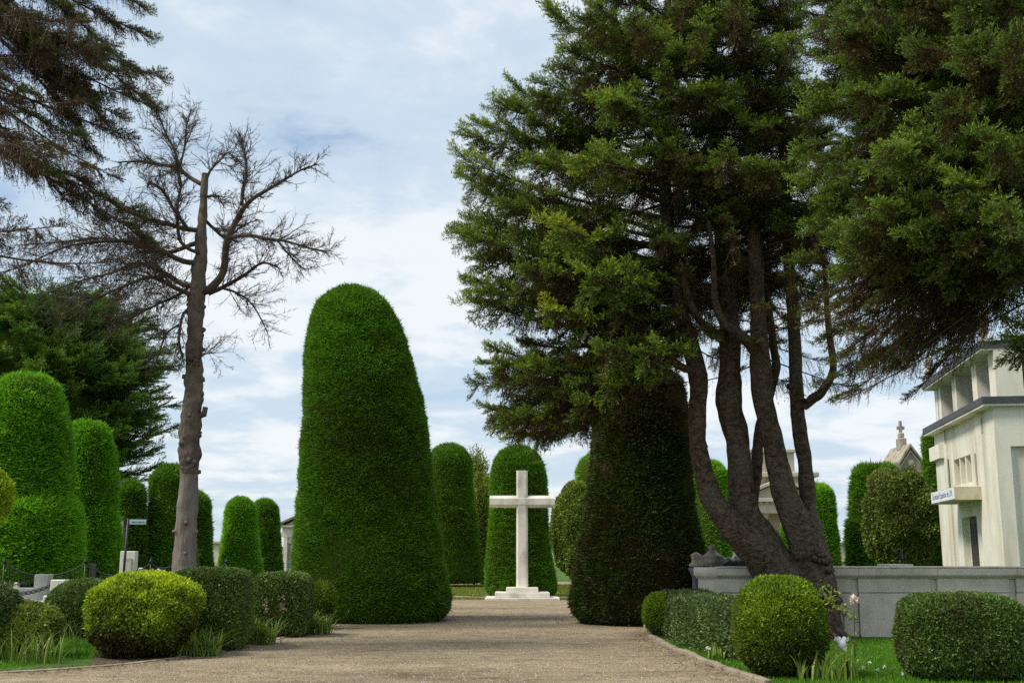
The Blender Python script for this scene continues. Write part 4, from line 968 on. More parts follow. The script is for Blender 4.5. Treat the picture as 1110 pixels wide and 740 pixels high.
def kerb(name, label, pts, w, h, z=.0, mat='kerb', n=26, seed=0):
    rng = np.random.default_rng(seed); pts = np.array(pts); s = np.concatenate([[0], np.cumsum(np.linalg.norm(np.diff(pts, axis=0), axis=1))])
    ss = np.linspace(0, s[-1], n); P = np.stack([np.interp(ss, s, pts[:, k]) for k in (0, 1)], 1); T = nrm(np.gradient(P, axis=0)); N = np.stack([-T[:, 1], T[:, 0]], 1)
    b = Buf(); V = []
    for i in range(n):
        hh = h * rng.uniform(.75, 1.15); j = rng.normal() * .012
        for u, zz in ((-.5, -.05), (-.5, .8), (-.4, 1), (.4, 1), (.5, .8), (.5, -.05)):
            p = P[i] + N[i] * (u * w + j); V.append((p[0], p[1], z + zz * hh))
    Q = [(i * 6 + j, i * 6 + j + 1, (i + 1) * 6 + j + 1, (i + 1) * 6 + j) for i in range(n - 1) for j in range(5)]
    Q += [(0, 1, 4, 5), (1, 2, 3, 4)]; e = (n - 1) * 6; Q += [(e + 5, e + 4, e + 1, e), (e + 4, e + 3, e + 2, e + 1)]
    b.add(V, Q, mat); o = b.build(name, origin=(*P[n // 2], 0)); return tag(o, label, 'kerb')
kerb('garden_kerb', 'worn earthy kerb curving along the right gravel edge under the long hedge', right_edge, .10, .07, seed=1)
kerb('garden_kerb', 'low crumbling earthy kerb along the left gravel edge under the square bushes', left_edge, .12, .022, seed=2)
kerb('garden_kerb', 'straight dark kerb edging the far lawn behind the stone cross', [G2(470, 648.5), G2(560, 649), G2(640, 649)], .18, .10, mat='kerb', n=8, seed=3)

# ------------------------------------------------------------------ stone cross
def cross():
    c = gnd(566, 650); Y = c[1] + .7; x = c[0] * Y / c[1]
    e = empty('stone_cross', (x, Y, 0), 'tall white stone cross on three steps at the end of the gravel', 'cross')
    z = lambda py: at(566, py, Y)[2]; k = 1 / ppm(Y)
    def step(hw, z0, z1, d):
        b = Buf(); box(b, (x - hw, Y - d, z0), (x + hw, Y + d, z1), 'stone_white', .015); b.build('step', e)
    zt = [0, .10, z(643) , z(638.5)]
    step(38 * k, -.02, .09, 38 * k * .9); step(28 * k, .092, .27, 28 * k * .9); step(16.5 * k, .272, .44, 16.5 * k * .95)
    def bar(p0, p1, hw0, hw1, ch, name):
        """chamfered bar between two points (octagonal section)"""
        p0, p1 = np.array(p0), np.array(p1); ax = nrm(p1 - p0); u = np.array([0, 1., 0]); v = np.cross(ax, u)
        b = Buf(); V = []
        for p, h in ((p0, hw0), (p1, hw1)):
            for s, t in ((-1, -1 + ch), (-1 + ch, -1), (1 - ch, -1), (1, -1 + ch), (1, 1 - ch), (1 - ch, 1), (-1 + ch, 1), (-1, 1 - ch)):
                V.append(p + u * s * h * .9 + v * t * h)
        V = np.array(V); Q = [(i, (i + 1) % 8, 8 + (i + 1) % 8, 8 + i) for i in range(8)]
        for o in (0, 8):
            for q in ((0, 1, 2, 7), (7, 2, 3, 6), (6, 3, 4, 5)): Q.append([o + a for a in (q if o else q[::-1])])
        b.add(V, Q, 'stone_white'); return b.build(name, e)
    bar((x, Y, .44), (x, Y, z(510)), 6.2 * k, 5.9 * k, .32, 'shaft')
    zb = z(543.5)
    bar((x - 34 * k, Y, zb), (x + 34.5 * k, Y, zb), 6.3 * k, 6.3 * k, .5, 'crossbeam')
cross()

# ------------------------------------------------------------------ retaining wall on the right
def retaining_wall():
    Y = gnd(950, 690)[1]; x0 = at(757, 650, Y)[0] + .36; x1 = at(1103, 650, Y)[0] + 4.6
    hz = lambda py: at(930, py, Y)[2]
    H = hz(613.5); e = empty('stone_wall', (x0, Y, 0), 'long grey granite wall with moulded pale coping, running behind the right lawn', 'wall')
    seams = [x0] + [at(p, 650, Y)[0] for p in (845, 931.5, 1017.5, 1103.5)]
    seams += [seams[-1] + 1.54, seams[-1] + 3.08, x1]
    for i in range(len(seams) - 1):
        a, b_ = seams[i] + .004, seams[i + 1] - .004
        b = Buf(); jog = .0 if i % 2 else .0
        # body with a sunk pier at the right end of each bay
        zl = hz(642)
        box(b, (a, Y + .03, -.05), (b_ - .13, Y + .55, zl - .012), 'wall', .01)
        box(b, (a, Y + .03, zl), (b_ - .13, Y + .55, H - .24), 'wall', .01)
        box(b, (b_ - .13, Y + .085, -.05), (b_, Y + .55, H - .24), 'wall')
        # moulding: cyma-like stack
        prof = [(.03, H - .242), (.0, H - .215), (-.045, H - .19), (-.065, H - .165), (-.07, H - .06), (-.06, H - .045), (.2, H - .045), (.2, H - .242)]
        prism(b, [(u, w) for u, w in prof], (1, 0, 0), b_ - a, (a, Y, 0), (0, 1, 0), (0, 0, 1), 'wall')
        b.build('panel', e)
        c = Buf(); box(c, (a - .003, Y - .075, H - .042), (b_ + .003, Y + .6, H), 'coping', .012); c.build('coping', e)
    # rounded left end
    b = Buf()
    a = np.linspace(0, 1, 14)
    prof = [(-.05, .30), (H - .30, .30), (H - .25, .30), (H - .22, .34), (H - .17, .385), (H - .06, .39), (H - .02, .37), (H - .015, .001)]
    prof = np.array(prof); lathe(b, prof, np.tile([[x0, Y + .33]], (len(prof), 1)), 'wall', 28)
    b.build('end_pier', e)
    # raised terrace behind
    g = Buf(); box(g, (x0 + .2, Y + .62, -.02), (x1, Y + 6, H - .08), 'turf'); 
    o = g.build('terrace', origin=(x0, Y, 0)); o['kind'] = 'structure'
    return x0, Y, H
WX, WY, WH = retaining_wall()

def lathe_obj(name, label, cat, c, prof, mat, n=28, parent=None):
    b = Buf(); prof = np.array(prof, float); lathe(b, prof + [c[2], 0], np.tile([[c[0], c[1]]], (len(prof), 1)), mat, n)
    o = b.build(name, parent, origin=None if parent else c)
    return tag(o, label, cat) if label else o
# bronze urn on the wall end
uY = WY + .3; uc = at(772, 613, uY); uc[2] = WH + .002
ue = empty('stone_urn', tuple(uc), 'squat dark lidded urn with bands on the rounded wall end', 'urn')
k = 1 / ppm(uY)
lathe_obj('bowl', None, None, uc, [(0, .001), (0, 7 * k), (1 * k, 8.2 * k), (3 * k, 10.8 * k), (5 * k, 12.1 * k), (6.2 * k, 12.4 * k), (6.6 * k, 11.6 * k), (7.2 * k, 11.6 * k), (7.6 * k, 12.3 * k), (8.6 * k, 12.3 * k), (8.8 * k, .001)], 'urn', parent=ue)
lathe_obj('lid', None, None, uc, [(8.9 * k, .001), (8.9 * k, 12.1 * k), (10 * k, 11.8 * k), (11.5 * k, 9.6 * k), (13 * k, 6.8 * k), (14.5 * k, 5 * k), (15.4 * k, 4.6 * k), (15.6 * k, 3 * k), (17 * k, 2.6 * k), (18.5 * k, 3.6 * k), (20.5 * k, 3.2 * k), (22 * k, 1.8 * k), (23 * k, .001)], 'urn', parent=ue)
# small pale urn on a pedestal beyond the wall end
pY = WY + 1.5; pc = at(757, 690, pY); pc[2] = 0; zt = lambda py: at(757, py, pY)[2]
pe = empty('pedestal_urn', tuple(pc), 'small pale urn on dark pedestal beside the brown clipped column', 'urn')
lathe_obj('pedestal', None, None, pc, [(0, .001), (0, .2), (.15, .2), (.18, .13), (.5, .10), (zt(625), .09), (zt(620), .14), (zt(615), .17), (zt(614), .001)], 'slate', 16, pe)
lathe_obj('urn', None, None, pc, [(zt(614), .001), (zt(614), .14), (zt(612), .16), (zt(609), .10), (zt(606), .09), (zt(603), .11), (zt(601), .11), (zt(599), .06), (zt(598), .001)], 'oldstone', 16, pe)
# dark tarp heap on the wall
def tarp():
    Yt = WY + .75; c = at(797, 613, Yt); c[2] = WH - .079; rng = np.random.default_rng(5); b = Buf()
    nx, ny = 40, 14; U, V = np.meshgrid(np.linspace(-1, 1, nx), np.linspace(-1, 1, ny), indexing='ij')
    h = np.clip(1 - U ** 2, 0, 1) ** .5 * np.clip(1 - V ** 2, 0, 1) ** .4 * (.27 + .02 * np.sin(U * 9 + V * 2) + .015 * np.sin(U * 19 - 3 * V)) 
    P = np.stack([c[0] + U * .42, c[1] + V * .35, c[2] + h], -1).reshape(-1, 3)
    i = np.arange(nx - 1)[:, None]; j = np.arange(ny - 1)[None]
    Q = np.stack([i * ny + j, (i + 1) * ny + j, (i + 1) * ny + j + 1, i * ny + j + 1], -1).reshape(-1, 4)
    b.add(P, Q, 'tarp', smooth=True); tag(b.build('folded_tarp', origin=c), 'dark creased tarp heap behind the wall coping next to the urn', 'tarp')
tarp()

# ------------------------------------------------------------------ text helper
def text_mesh(name, body, size, loc, rot, mat, parent, ext=.004):
    cu = bpy.data.curves.new(name, 'FONT'); cu.body = body; cu.size = size; cu.align_x = 'CENTER'; cu.align_y = 'CENTER'; cu.extrude = ext
    tmp = bpy.data.objects.new('tmp_text', cu); COL.objects.link(tmp)
    bpy.context.view_layer.update()
    me = bpy.data.meshes.new_from_object(tmp.evaluated_get(bpy.context.evaluated_depsgraph_get()))
    bpy.data.objects.remove(tmp); me.name = name; me.materials.clear(); me.materials.append(M[mat])
    o = bpy.data.objects.new(name, me); COL.objects.link(o); o.parent = parent
    o.location = Vector(loc) - Vector(parent.location); o.rotation_euler = rot
    return o

# ------------------------------------------------------------------ cream mausoleum on the right
def mausoleum():
    YC = 34.0
    corner = at(1088, 612, YC); far = at(1022, 612, YC * 1.24)
    X = corner[0]
    yF = far[1]
    # left face runs from the near corner (X, YC) to the far corner; axis t along it
    D = np.array([far[0] - corner[0], yF - YC]); LEN = np.linalg.norm(D); ax = np.array([D[0] / LEN, D[1] / LEN, 0]); nx = np.array([-ax[1], ax[0], 0])   # nx points out (left)
    if nx[0] > 0: nx = -nx
    inn = -nx
    e = empty('mausoleum', (corner[0], YC, 0), 'cream art deco mausoleum with open pillared roof tier behind the grey wall', 'building')
    O = np.array([corner[0], YC, 0.])
    def zc(py): return at(1079, py, YC)[2]
    def obox(b, t0, t1, o0, o1, z0, z1, mat):
        """t along the left face from the near corner, o outward (+) or inward (-)"""
        pts = []
        for z in (z0, z1):
            for t, o in ((t0, o0), (t1, o0), (t1, o1), (t0, o1)):
                pts.append(O + ax * t + nx * o + [0, 0, z])
        b.add(pts, [(0, 1, 2, 3), (7, 6, 5, 4), (4, 5, 1, 0), (5, 6, 2, 1), (6, 7, 3, 2), (7, 4, 0, 3)], mat)
    W = 8.0                                              # depth of the building to the right
    zl = zc(441)                                         # under the lower ledge
    b = Buf()
    # find t positions from photo columns on the left face
    def tpos(px):
        d = ray(px, 560); # intersect vertical plane of the left face
        A = np.array([[d[0], -ax[0]], [d[1], -ax[1]]]); s, t = np.linalg.solve(A, O[:2]); return t
    td0, td1 = tpos(1056), tpos(1040)                    # recessed porch edges
    def hz_at(px, py):
        d = ray(px, py); A = np.array([[d[0], -ax[0]], [d[1], -ax[1]]]); s, t = np.linalg.solve(A, O[:2]); return EYE + d[2] * s
    zdoor = hz_at(1046, 560); zporch = hz_at(1050, 540)
    w0, w1 = tpos(1056), tpos(1037)                      # window group
    zw0, zw1 = hz_at(1048, 523), hz_at(1048, 493)
    rec = .28
    # body behind the face plane
    obox(b, -.0, LEN, -W, -rec, 0, zl, 'cream')
    # face layers, leaving door and window recesses
    t_l0, t_l1 = tpos(1063), tpos(1031.5)                # central bay edges
    obox(b, 0, t_l0, -rec, 0, 0, zl, 'cream')            # near pier
    obox(b, t_l1, LEN, -rec, 0, 0, zl, 'cream')          # far pier
    obox(b, t_l0, td0, -rec, -.07, 0, zw0 - .5, 'cream'); obox(b, td1, t_l1, -rec, -.07, 0, zw0 - .5, 'cream')
    obox(b, td0, td1, -rec, -.07, zdoor, zw0 - .5, 'cream')
    obox(b, t_l0, w0, -rec, -.03, zw0 - .5, zl, 'cream'); obox(b, w1, t_l1, -rec, -.03, zw0 - .5, zl, 'cream')
    obox(b, w0, w1, -rec, -.03, zw1, zl, 'cream'); obox(b, w0, w1, -rec, -.03, zw0 - .5, zw0, 'cream')
    # raised band and far block
    zb0, zb1 = hz_at(1016, 499), hz_at(1016, 484)
    obox(b, tpos(1028), LEN + .25, 0, .16, zb0, zb1, 'cream')
    # pilasters next to the corner on the front face, slits on the left face are strips coloured as shade
    b.build('wall', e)
    for px, y0, y1 in ((1030.5, 478, 459), (1072, 467, 449), (1031.5, 527, 495), (1062, 525, 489)):
        g = Buf(); t = tpos(px); obox(g, t - .09, t + .09, .0, .006, hz_at(px, y0), hz_at(px, y1), 'slot_shade'); g.build('groove_shade', e)
    # front (right-hand) face: frame round a sunk panel
    f = Buf(); dwn = -ax
    def fbox(b, u0, u1, o0, o1, z0, z1, mat):            # u to the right from the corner, o towards the viewer
        pts = []
        for z in (z0, z1):
            for u, o in ((u0, o0), (u1, o0), (u1, o1), (u0, o1)):
                pts.append(O + inn * u + dwn * o + [0, 0, z])
        b.add(pts, [(3, 2, 1, 0), (4, 5, 6, 7), (0, 1, 5, 4), (1, 2, 6, 5), (2, 3, 7, 6), (3, 0, 4, 7)], mat)
    zg = at(1085, 484, YC)[2]
    fbox(f, 0, .42, 0.002, .14, 0, zl, 'cream'); fbox(f, .42, W, .002, .14, zg, zl, 'cream')
    f.build('front_frame', e)
    # window mullions (three slots), door
    m = Buf(); n = 3
    obox(m, w1, w0, -rec - .0, -rec + .01, zw0, zw1, 'slot_shade')
    for i in range(1, n):
        t = w1 + (w0 - w1) * i / n; obox(m, t - .07, t + .07, -rec, -.05, zw0, zw1, 'cream')
    m.build('window', e)
    dd = Buf(); obox(dd, td1 + (td0 - td1) * .22, td0 - .02, -rec + .005, -rec + .07, 0, zdoor - .02, 'door')
    for i in range(4):
        t = td1 + (td0 - td1) * (.30 + .16 * i); obox(dd, t, t + .03, -rec + .07, -rec + .085, .2, zdoor - .2, 'trim')
    dd.build('door', e)
    # balcony with lettering
    bb = Buf(); t0, t1 = tpos(1064), tpos(1022); zb = hz_at(1040, 538); zt_ = hz_at(1040, 528)
    tb0 = tpos(1059); tb1 = tpos(1013) ; out = .95
    # the near end spans px 1038-1066 on the photo, the lettered face px 1010-1038
    bt0 = tpos(1066); q = O + ax * bt0; out = 27.0 / ppm(q[1])
    Oq = O + nx * out; d = ray(1010, 540)
    A = np.array([[d[0], -ax[0]], [d[1], -ax[1]]]); bt1 = min(np.linalg.solve(A, Oq[:2])[1], LEN - .1)
    yq = q[1]; zb0, zb1 = at(1038, 541, yq)[2], at(1038, 527, yq)[2]
    obox(bb, bt0, bt1, .003, out, zb0, zb1, 'cream_shaded'); bb.build('balcony', e)
    s = Buf(); obox(s, bt0 + .02, bt1 - .02, out + .002, out + .02, zb0 + .03, zb1 - .02, 'plaque'); so = s.build('name_plaque', e)
    mid = O + ax * (bt0 + bt1) / 2 + nx * (out + .022) + [0, 0, (zb0 + zb1) / 2 + .02]
    yaw = math.atan2(-ax[1], -ax[0])
    span = bt1 - bt0; zh = zb1 - zb0
    tx = text_mesh('lettering', 'Sociedad Espa\u00f1ola de S.M.', .37, mid, (pi / 2, 0, yaw), 'blueink', e)
    wdt = tx.dimensions.x or 4.0
    bpy.context.view_layer.update(); wdt = max(tx.dimensions.x, .1); sc = (span * .86) / wdt
    tx.scale = (sc, min(sc, 1.2) if sc < 1.2 else 1.2, 1)
    tx.location = Vector(mid) - Vector(e.location)
    tx.parent = so; tx.location = Vector(mid) - Vector(so.matrix_world.translation) if False else Vector(mid)
    # ledge (dark top band over cream soffit), upper tier, upper slab
    def ledge(name, za, zm, zb_, over):
        l = Buf(); obox(l, -over, LEN + over, -W, over, za, zm, 'cream'); l.build(name + '_soffit', e)
        l = Buf(); obox(l, -over - .03, LEN + over + .03, -W, over + .03, zm + .003, zb_, 'trim'); l.build(name, e)
    ledge('roof_ledge', zl, zc(438.5), zc(431), .30)
    zu0 = zc(431); zu1 = zc(381)
    col = Buf()
    for px in (1011, 1024, 1041.5, 1063):
        pass
    ts = [LEN - .25, tpos(1023), tpos(1040), tpos(1063), .25]
    def pillar(t, w, o0, o1):
        c = Buf(); obox(c, t - w, t + w, o0, o1, zu0 + .002, zu1, 'cream'); c.build('pillar', e)
    pillar(LEN - .3, .3, -.7, -.12); pillar(ts[1], .3, -.7, -.12); pillar(ts[2], .3, -.8, -.12); pillar(ts[3], .3, -.6, -.12); pillar(.1, .35, -.9, -.12)
    back = Buf(); obox(back, .2, LEN * .42, -W, -2.2, zu0 + .002, zu1, 'cream'); back.build('upper_wall', e)
    for u in (1.6, 3.2, 4.8, 6.4):
        c = Buf(); fbox(c, u, u + .5, -.9, -.2, zu0 + .002, zu1, 'cream'); c.build('pillar', e)
    ledge('roof_slab', zu1 + .003, zc(379), zc(371), .24)
    zf = zc(371)
    def finial(t, o, s):
        base = O + ax * t + nx * o; base[2] = zf + .002
        b = Buf(); prof = np.array([(0, .16), (.12, .16), (.14, .10), (.22, .09), (.3, .15), (.42, .17), (.5, .11), (.58, .10), (.66, .16), (.8, .17), (.9, .10), (1.02, .06), (1.12, .01)]) * s
        prof[:, 0] += base[2]; lathe(b, prof, np.tile(base[:2], (len(prof), 1)), 'oldstone', 12); b.build('finial', e)
    finial(.0, .05, .95); finial(LEN - .1, .05, .95); finial(LEN * .42, .05, .5)
mausoleum()

# ------------------------------------------------------------------ far buildings
def classical(name, label, cx, D, parts):
    c = at(cx, 612, D); e = empty(name, (c[0], D, 0), label, 'building'); k = 1 / ppm(D)
    z = lambda py: at(cx, py, D)[2]
    def bx(pname, l, r, t, bt, y0, y1, mat, bev=0):
        b = Buf(); box(b, (c[0] + (l - cx) * k, D + y0, max(z(bt), -.05)), (c[0] + (r - cx) * k, D + y1, z(t)), mat, bev); return b.build(pname, e)
    def gable(pname, l, r, base, apex, y0, y1, mat, t=1.0):
        b = Buf(); m = (l + r) / 2
        prism(b, [((l - cx) * k, z(base)), (0 if False else (m - cx) * k, z(base)), ((r - cx) * k, z(base)), ((m - cx) * k, z(apex))], (0, 1, 0), y1 - y0, (c[0], D + y0, 0), (1, 0, 0), (0, 0, 1), mat); return b.build(pname, e)
    def slope(pname, l, r, base, apex, th, y0, y1, mat):
        b = Buf(); m = (l + r) / 2
        for s in (-1, 1):
            xe = l if s < 0 else r
            poly = [((xe - cx) * k, z(base)), ((m - cx) * k, z(apex)), ((m - cx) * k, z(apex - th)), ((xe - cx) * k, z(base - th))]
            if s > 0: poly = poly[::-1]
            prism(b, poly, (0, 1, 0), y1 - y0, (c[0], D + y0, 0), (1, 0, 0), (0, 0, 1), mat)
        return b.build(pname, e)
    parts(bx, gable, slope, c, e, k, z, D)

def p_center(bx, gable, slope, c, e, k, z, D):
    bx('wall', 797, 884, 517, 640, 0, 5, 'mauso')
    bx('attic', 812, 866, 490, 513, .2, 4.8, 'mauso'); bx('attic_cap', 809.5, 868.5, 486.5, 490, -.0, 5, 'mauso', .03)
    bx('cornice', 789, 889, 512, 517, -.5, 5.5, 'mauso', .04)
    bx('entablature', 806, 882, 545, 557, -1.6, -.003, 'mauso', .02); bx('entablature_cap', 802, 886, 541, 545, -1.9, -.003, 'mauso', .02)
    gable('pediment', 806, 882, 541, 523, -1.5, -.003, 'mauso'); slope('raking_cornice', 801, 887, 541, 522, 3, -1.9, -.003, 'mauso')
    for px in (812, 828, 860, 876):
        b = Buf(); x = c[0] + (px - 840) * k; r = 3.4 * k
        prof = np.array([(0, r * 1.3), (.3, r * 1.3), (.35, r), (z(562), r * .85), (z(560), r * 1.1), (z(557.2), r * 1.5)]); lathe(b, prof, np.tile([[x, D - 1.0]], (6, 1)), 'mauso', 16); b.build('column', e)
    bx('door', 834, 852, 575, 640, -.06, -.003, 'slate')
    # round attic window
    b = Buf(); tube(b, [np.array([c[0] + (851 - 840) * k, D + .19, z(500)]), np.array([c[0] + (851 - 840) * k, D + .12, z(500)])], (3.3 * k, 3.3 * k), 'slate', 16); b.build('window', e)
    for i in range(12):
        px = 808 + i * 6.2; bx('dentil', px, px + 3, 545.2, 547.2, -1.75, -1.603, 'mauso')
classical('mausoleum', 'beige classical mausoleum with pediment seen through the spruce stems', 840, 75, p_center)

def p_left(bx, gable, slope, c, e, k, z, D):
    bx('wall', 308, 392, 582, 640, 0, 6, 'palestone'); bx('cornice', 305, 395, 569, 571.5, -.35, 6.3, 'palestone', .03)
    bx('frieze', 306.5, 393.5, 571.6, 581.9, -.12, 6.1, 'palestone')
    gable('pediment', 308, 392, 569, 548, .1, 6, 'palestone'); slope('roof', 303, 397, 569, 547, 2.2, -.45, 6.4, 'roof')
    bx('window', 313.4, 315.2, 589, 622, -.05, -.003, 'bluedoor'); bx('lintel', 311, 326, 584, 588.5, -.1, -.003, 'mauso')
    bx('door', 330, 345, 590, 640, -.05, -.003, 'bluedoor')
    bx('pilaster', 308.3, 312.3, 582.2, 640, -.14, -.003, 'palestone'); bx('pilaster', 316.5, 321, 588.6, 640, -.14, -.003, 'palestone')
classical('chapel', 'pale pedimented chapel glimpsed left of the largest clipped column', 350, 82, p_left)

def p_small(bx, gable, slope, c, e, k, z, D):
    bx('wall', 229, 246, 589, 640, 0, 4, 'palestone'); bx('cornice', 227.5, 247.5, 586, 589, -.25, 4.2, 'mauso', .03)
    bx('pilaster', 236.6, 238.6, 589.2, 640, -.12, -.003, 'mauso'); bx('plinth', 228.5, 246.5, 609, 640, -.16, -.124, 'mauso')
classical('tomb_house', 'small white tomb house in the gap right of the bare trunk', 237, 86, p_small)

def p_gothic(bx, gable, slope, c, e, k, z, D):
    bx('wall', 978, 1012, 512, 640, 0, 3, 'oldstone'); gable('gable', 979, 1011, 510, 484, .05, 2.95, 'oldstone'); slope('coping', 976, 1013, 511, 484, 3.5, -.15, 3.1, 'oldstone')
    bx('cornice', 976, 1013, 510, 512, -.12, 3.1, 'oldstone', .02)
    slope('trim', 981, 1009, 509, 489, 1.0, -.03, .045, 'palestone')
    bx('pinnacle', 990.5, 998.5, 472, 486, 1.0, 1.6, 'oldstone', .05); bx('pinnacle', 992, 997, 466, 472, 1.1, 1.5, 'oldstone', .05)
    bx('cross_shaft', 993.3, 995.8, 453, 466, 1.2, 1.42, 'oldstone', .02); bx('cross_arm', 990.5, 993.2, 459, 462.6, 1.22, 1.4, 'oldstone', .02); bx('cross_arm', 995.9, 998.6, 459, 462.6, 1.22, 1.4, 'oldstone', .02)
    bx('pinnacle', 978, 982, 500, 510, -.1, .3, 'oldstone', .04)
    b = Buf(); tube(b, [np.array([c[0] + (995 - 995) * k, D - .03, z(502)]), np.array([c[0], D + .04, z(502)])], (4 * k, 4 * k), 'mauso', 12); b.build('rosette', e)
classical('gothic_tomb', 'weathered gothic tomb gable with stone cross finial behind the olive shrub', 995, 62, p_gothic)
def p_grey(bx, gable, slope, c, e, k, z, D):
    bx('wall', 902, 924, 590, 640, 0, 1.2, 'wall'); bx('cap', 900, 926, 587, 590, -.1, 1.3, 'coping', .02)
classical('grey_tomb', 'plain grey tomb block between two clipped columns behind the long wall', 913, 58, p_grey)

# thin dark post on the terrace in front of the olive shrub
b = Buf(); p = at(978, 613, 25.5); tube(b, [(p[0], 25.5, WH - .08), (p[0], 25.5, at(978, 594, 25.5)[2])], (.03, .03), 'iron', 8)
tag(b.build('iron_post', origin=(p[0], 25.5, WH - .08)), 'short thin dark post behind the wall under the olive shrub', 'post')
b = Buf(); p0 = at(962, 612, 24.5); box(b, (p0[0], 24.5, WH - .08), (p0[0] + .55, 25.2, WH + .035), 'stone_white', .01)
tag(b.build('grave_slab', origin=(p0[0], 24.5, WH - .08)), 'white flat grave slab edge showing just above the wall coping', 'grave')

# ------------------------------------------------------------------ left side: fence, tombs, sign
def fence():
    Y = 28.5; x0 = at(-20, 620, Y)[0]; xs = [at(p, 620, Y)[0] for p in (4, 92, 163, 190, 245)]
    e = empty('iron_fence', (xs[0], Y, 0), 'black wrought iron fence with sagging top rails in front of the clipped columns', 'fence')
    zt = at(100, 605, Y)[2]
    for x in xs:
        b = Buf(); tube(b, [(x, Y, 0), (x, Y, zt - .12)], (.022, .022), 'iron', 8)
        prof = np.array([(zt - .12, .02), (zt - .10, .045), (zt - .06, .045), (zt - .03, .02), (zt + .04, .012), (zt + .09, .001)]); lathe(b, prof, np.tile([[x, Y]], (6, 1)), 'iron', 8); b.build('post', e)
    for a, c in zip(xs[:-1], xs[1:]):
        t = np.linspace(0, 1, 13); sag = .30 * (1 - (2 * t - 1) ** 2) * min(1, (c - a) / 1.6)
        top = np.stack([a + (c - a) * t, np.full(13, Y), zt - .12 - sag], 1)
        b = Buf(); tube(b, top, np.full(13, .016), 'iron', 6, caps=False); b.build('top_rail', e)
        b = Buf(); tube(b, [(a, Y, .25), (c, Y, .25)], (.014, .014), 'iron', 6, caps=False); b.build('bottom_rail', e)
        n = max(2, int((c - a) / .13))
        for i in range(1, n):
            u = i / n; zz = zt - .12 - .30 * (1 - (2 * u - 1) ** 2) * min(1, (c - a) / 1.6); x = a + (c - a) * u
            b = Buf(); tube(b, [(x, Y, .06), (x, Y, zz + .03)], (.014, .014), 'iron', 6, caps=False); b.build('picket', e)
    # side return running away from the viewer
fence()
def fence2():
    x = at(97, 620, 28.5)[0] + .05; e = empty('iron_fence', (x, 28.8, 0), 'short return of the black iron fence running back beside the bright column', 'fence')
    zt = at(100, 605, 28.5)[2] - .12
    for i in range(14):
        y = 28.8 + i * .16; b = Buf(); xx = x - i * .07; tube(b, [(xx, y, .05), (xx, y, zt)], (.014, .014), 'iron', 6, caps=False); b.build('picket', e)
    b = Buf(); tube(b, [(x, 28.8, zt - .05), (x - 13 * .07, 28.8 + 13 * .16, zt - .05)], (.014, .014), 'iron', 6, caps=False); b.build('top_rail', e)
fence2()
def chain(b, p, q, sag, n=16, r=.03):
    t = np.linspace(0, 1, n); P = p[None] + (q - p)[None] * t[:, None]; P[:, 2] -= sag * (1 - (2 * t - 1) ** 2)
    T = nrm(np.gradient(P, axis=0))
    for i in range(n):
        u = T[i]; v = nrm(np.cross(u, [0, 0, 1.] if i % 2 else [0, 1., 0.3])); a = np.linspace(0, 2 * pi, 11)
        ring = P[i] + u * np.cos(a)[:, None] * r * 1.5 + v * np.sin(a)[:, None] * r
        tube(b, ring, np.full(11, r * .28), 'iron', 4, caps=False)

def white_tomb():
    Y = 24.0; c = at(55, 650, Y)
    e = empty('white_tomb', (c[0], Y, 0), 'low white marble grave surround with square posts and black chain at the left', 'grave')
    z = lambda py, yy: at(50, py, yy)[2]
    x = lambda px, yy: at(px, 640, yy)[0]
    posts = [(36, 51, 622, 25.5), (54, 69.5, 628, 24.0), (14, 19, 631, 26.6)]
    for l, r, t, yy in posts:
        b = Buf(); w = x(r, yy) - x(l, yy); box(b, (x(l, yy), yy - .0, .2), (x(r, yy), yy + w, z(t, yy)), 'stone_white', .015); b.build('post', e)
    b = Buf(); box(b, (x(-40, 25.6), 25.4, 0), (x(52.5, 25.5), 25.9, z(637, 25.5)), 'stone_white', .02); b.build('surround', e)
    b = Buf(); box(b, (x(49, 24), 23.9, 0), (x(72, 24), 25.35, z(645, 24)), 'stone_white', .02); b.build('surround', e)
    b = Buf(); box(b, (x(-60, 24), 23.95, 0), (x(48.5, 24), 24.25, z(651, 24)), 'stone_white', .02); b.build('surround', e)
    b = Buf(); chain(b, np.array([x(10, 24), 23.98, z(643, 24)]), np.array([x(54, 24), 24.05, z(634, 24)]), .06, 18, .035); b.build('chain', e)
    b = Buf(); chain(b, np.array([x(12, 26), 25.9, z(633, 26)]), np.array([x(36, 25.5), 25.55, z(628, 25.5)]), .03, 12, .028); b.build('chain', e)
    b = Buf(); chain(b, np.array([x(69, 24), 24.1, z(634, 24)]), np.array([x(92, 24.2), 24.5, z(634, 24)]), .03, 10, .035); b.build('chain', e)
white_tomb()
def sign():
    Y = 30.5; p = at(133, 620, Y); e = empty('street_sign', (p[0], Y, 0), 'pale blue name plate on a dark post before the clipped columns', 'sign')
    z = lambda py: at(133, py, Y)[2]; k = 1 / ppm(Y)
    b = Buf(); tube(b, [(p[0], Y, 0), (p[0] + 2.4 * k, Y, z(562))], (.035, .03), 'iron', 8); b.build('post', e)
    b = Buf(); box(b, (p[0] + 3.6 * k, Y - .01, z(568)), (p[0] + 21.5 * k, Y + .012, z(562.8)), 'sign', .004); pl = b.build('plate', e)
    b = Buf()
    for l, r in ((6.4, 9.8), (10.6, 11.8), (12.8, 16.4), (17.6, 19.6)):
        box(b, (p[0] + l * k, Y - .016, z(566)), (p[0] + r * k, Y - .011, z(565)), 'ink')
    o = b.build('lettering', e)
    o.parent = pl
    o.location = Vector((0, 0, 0))
sign()
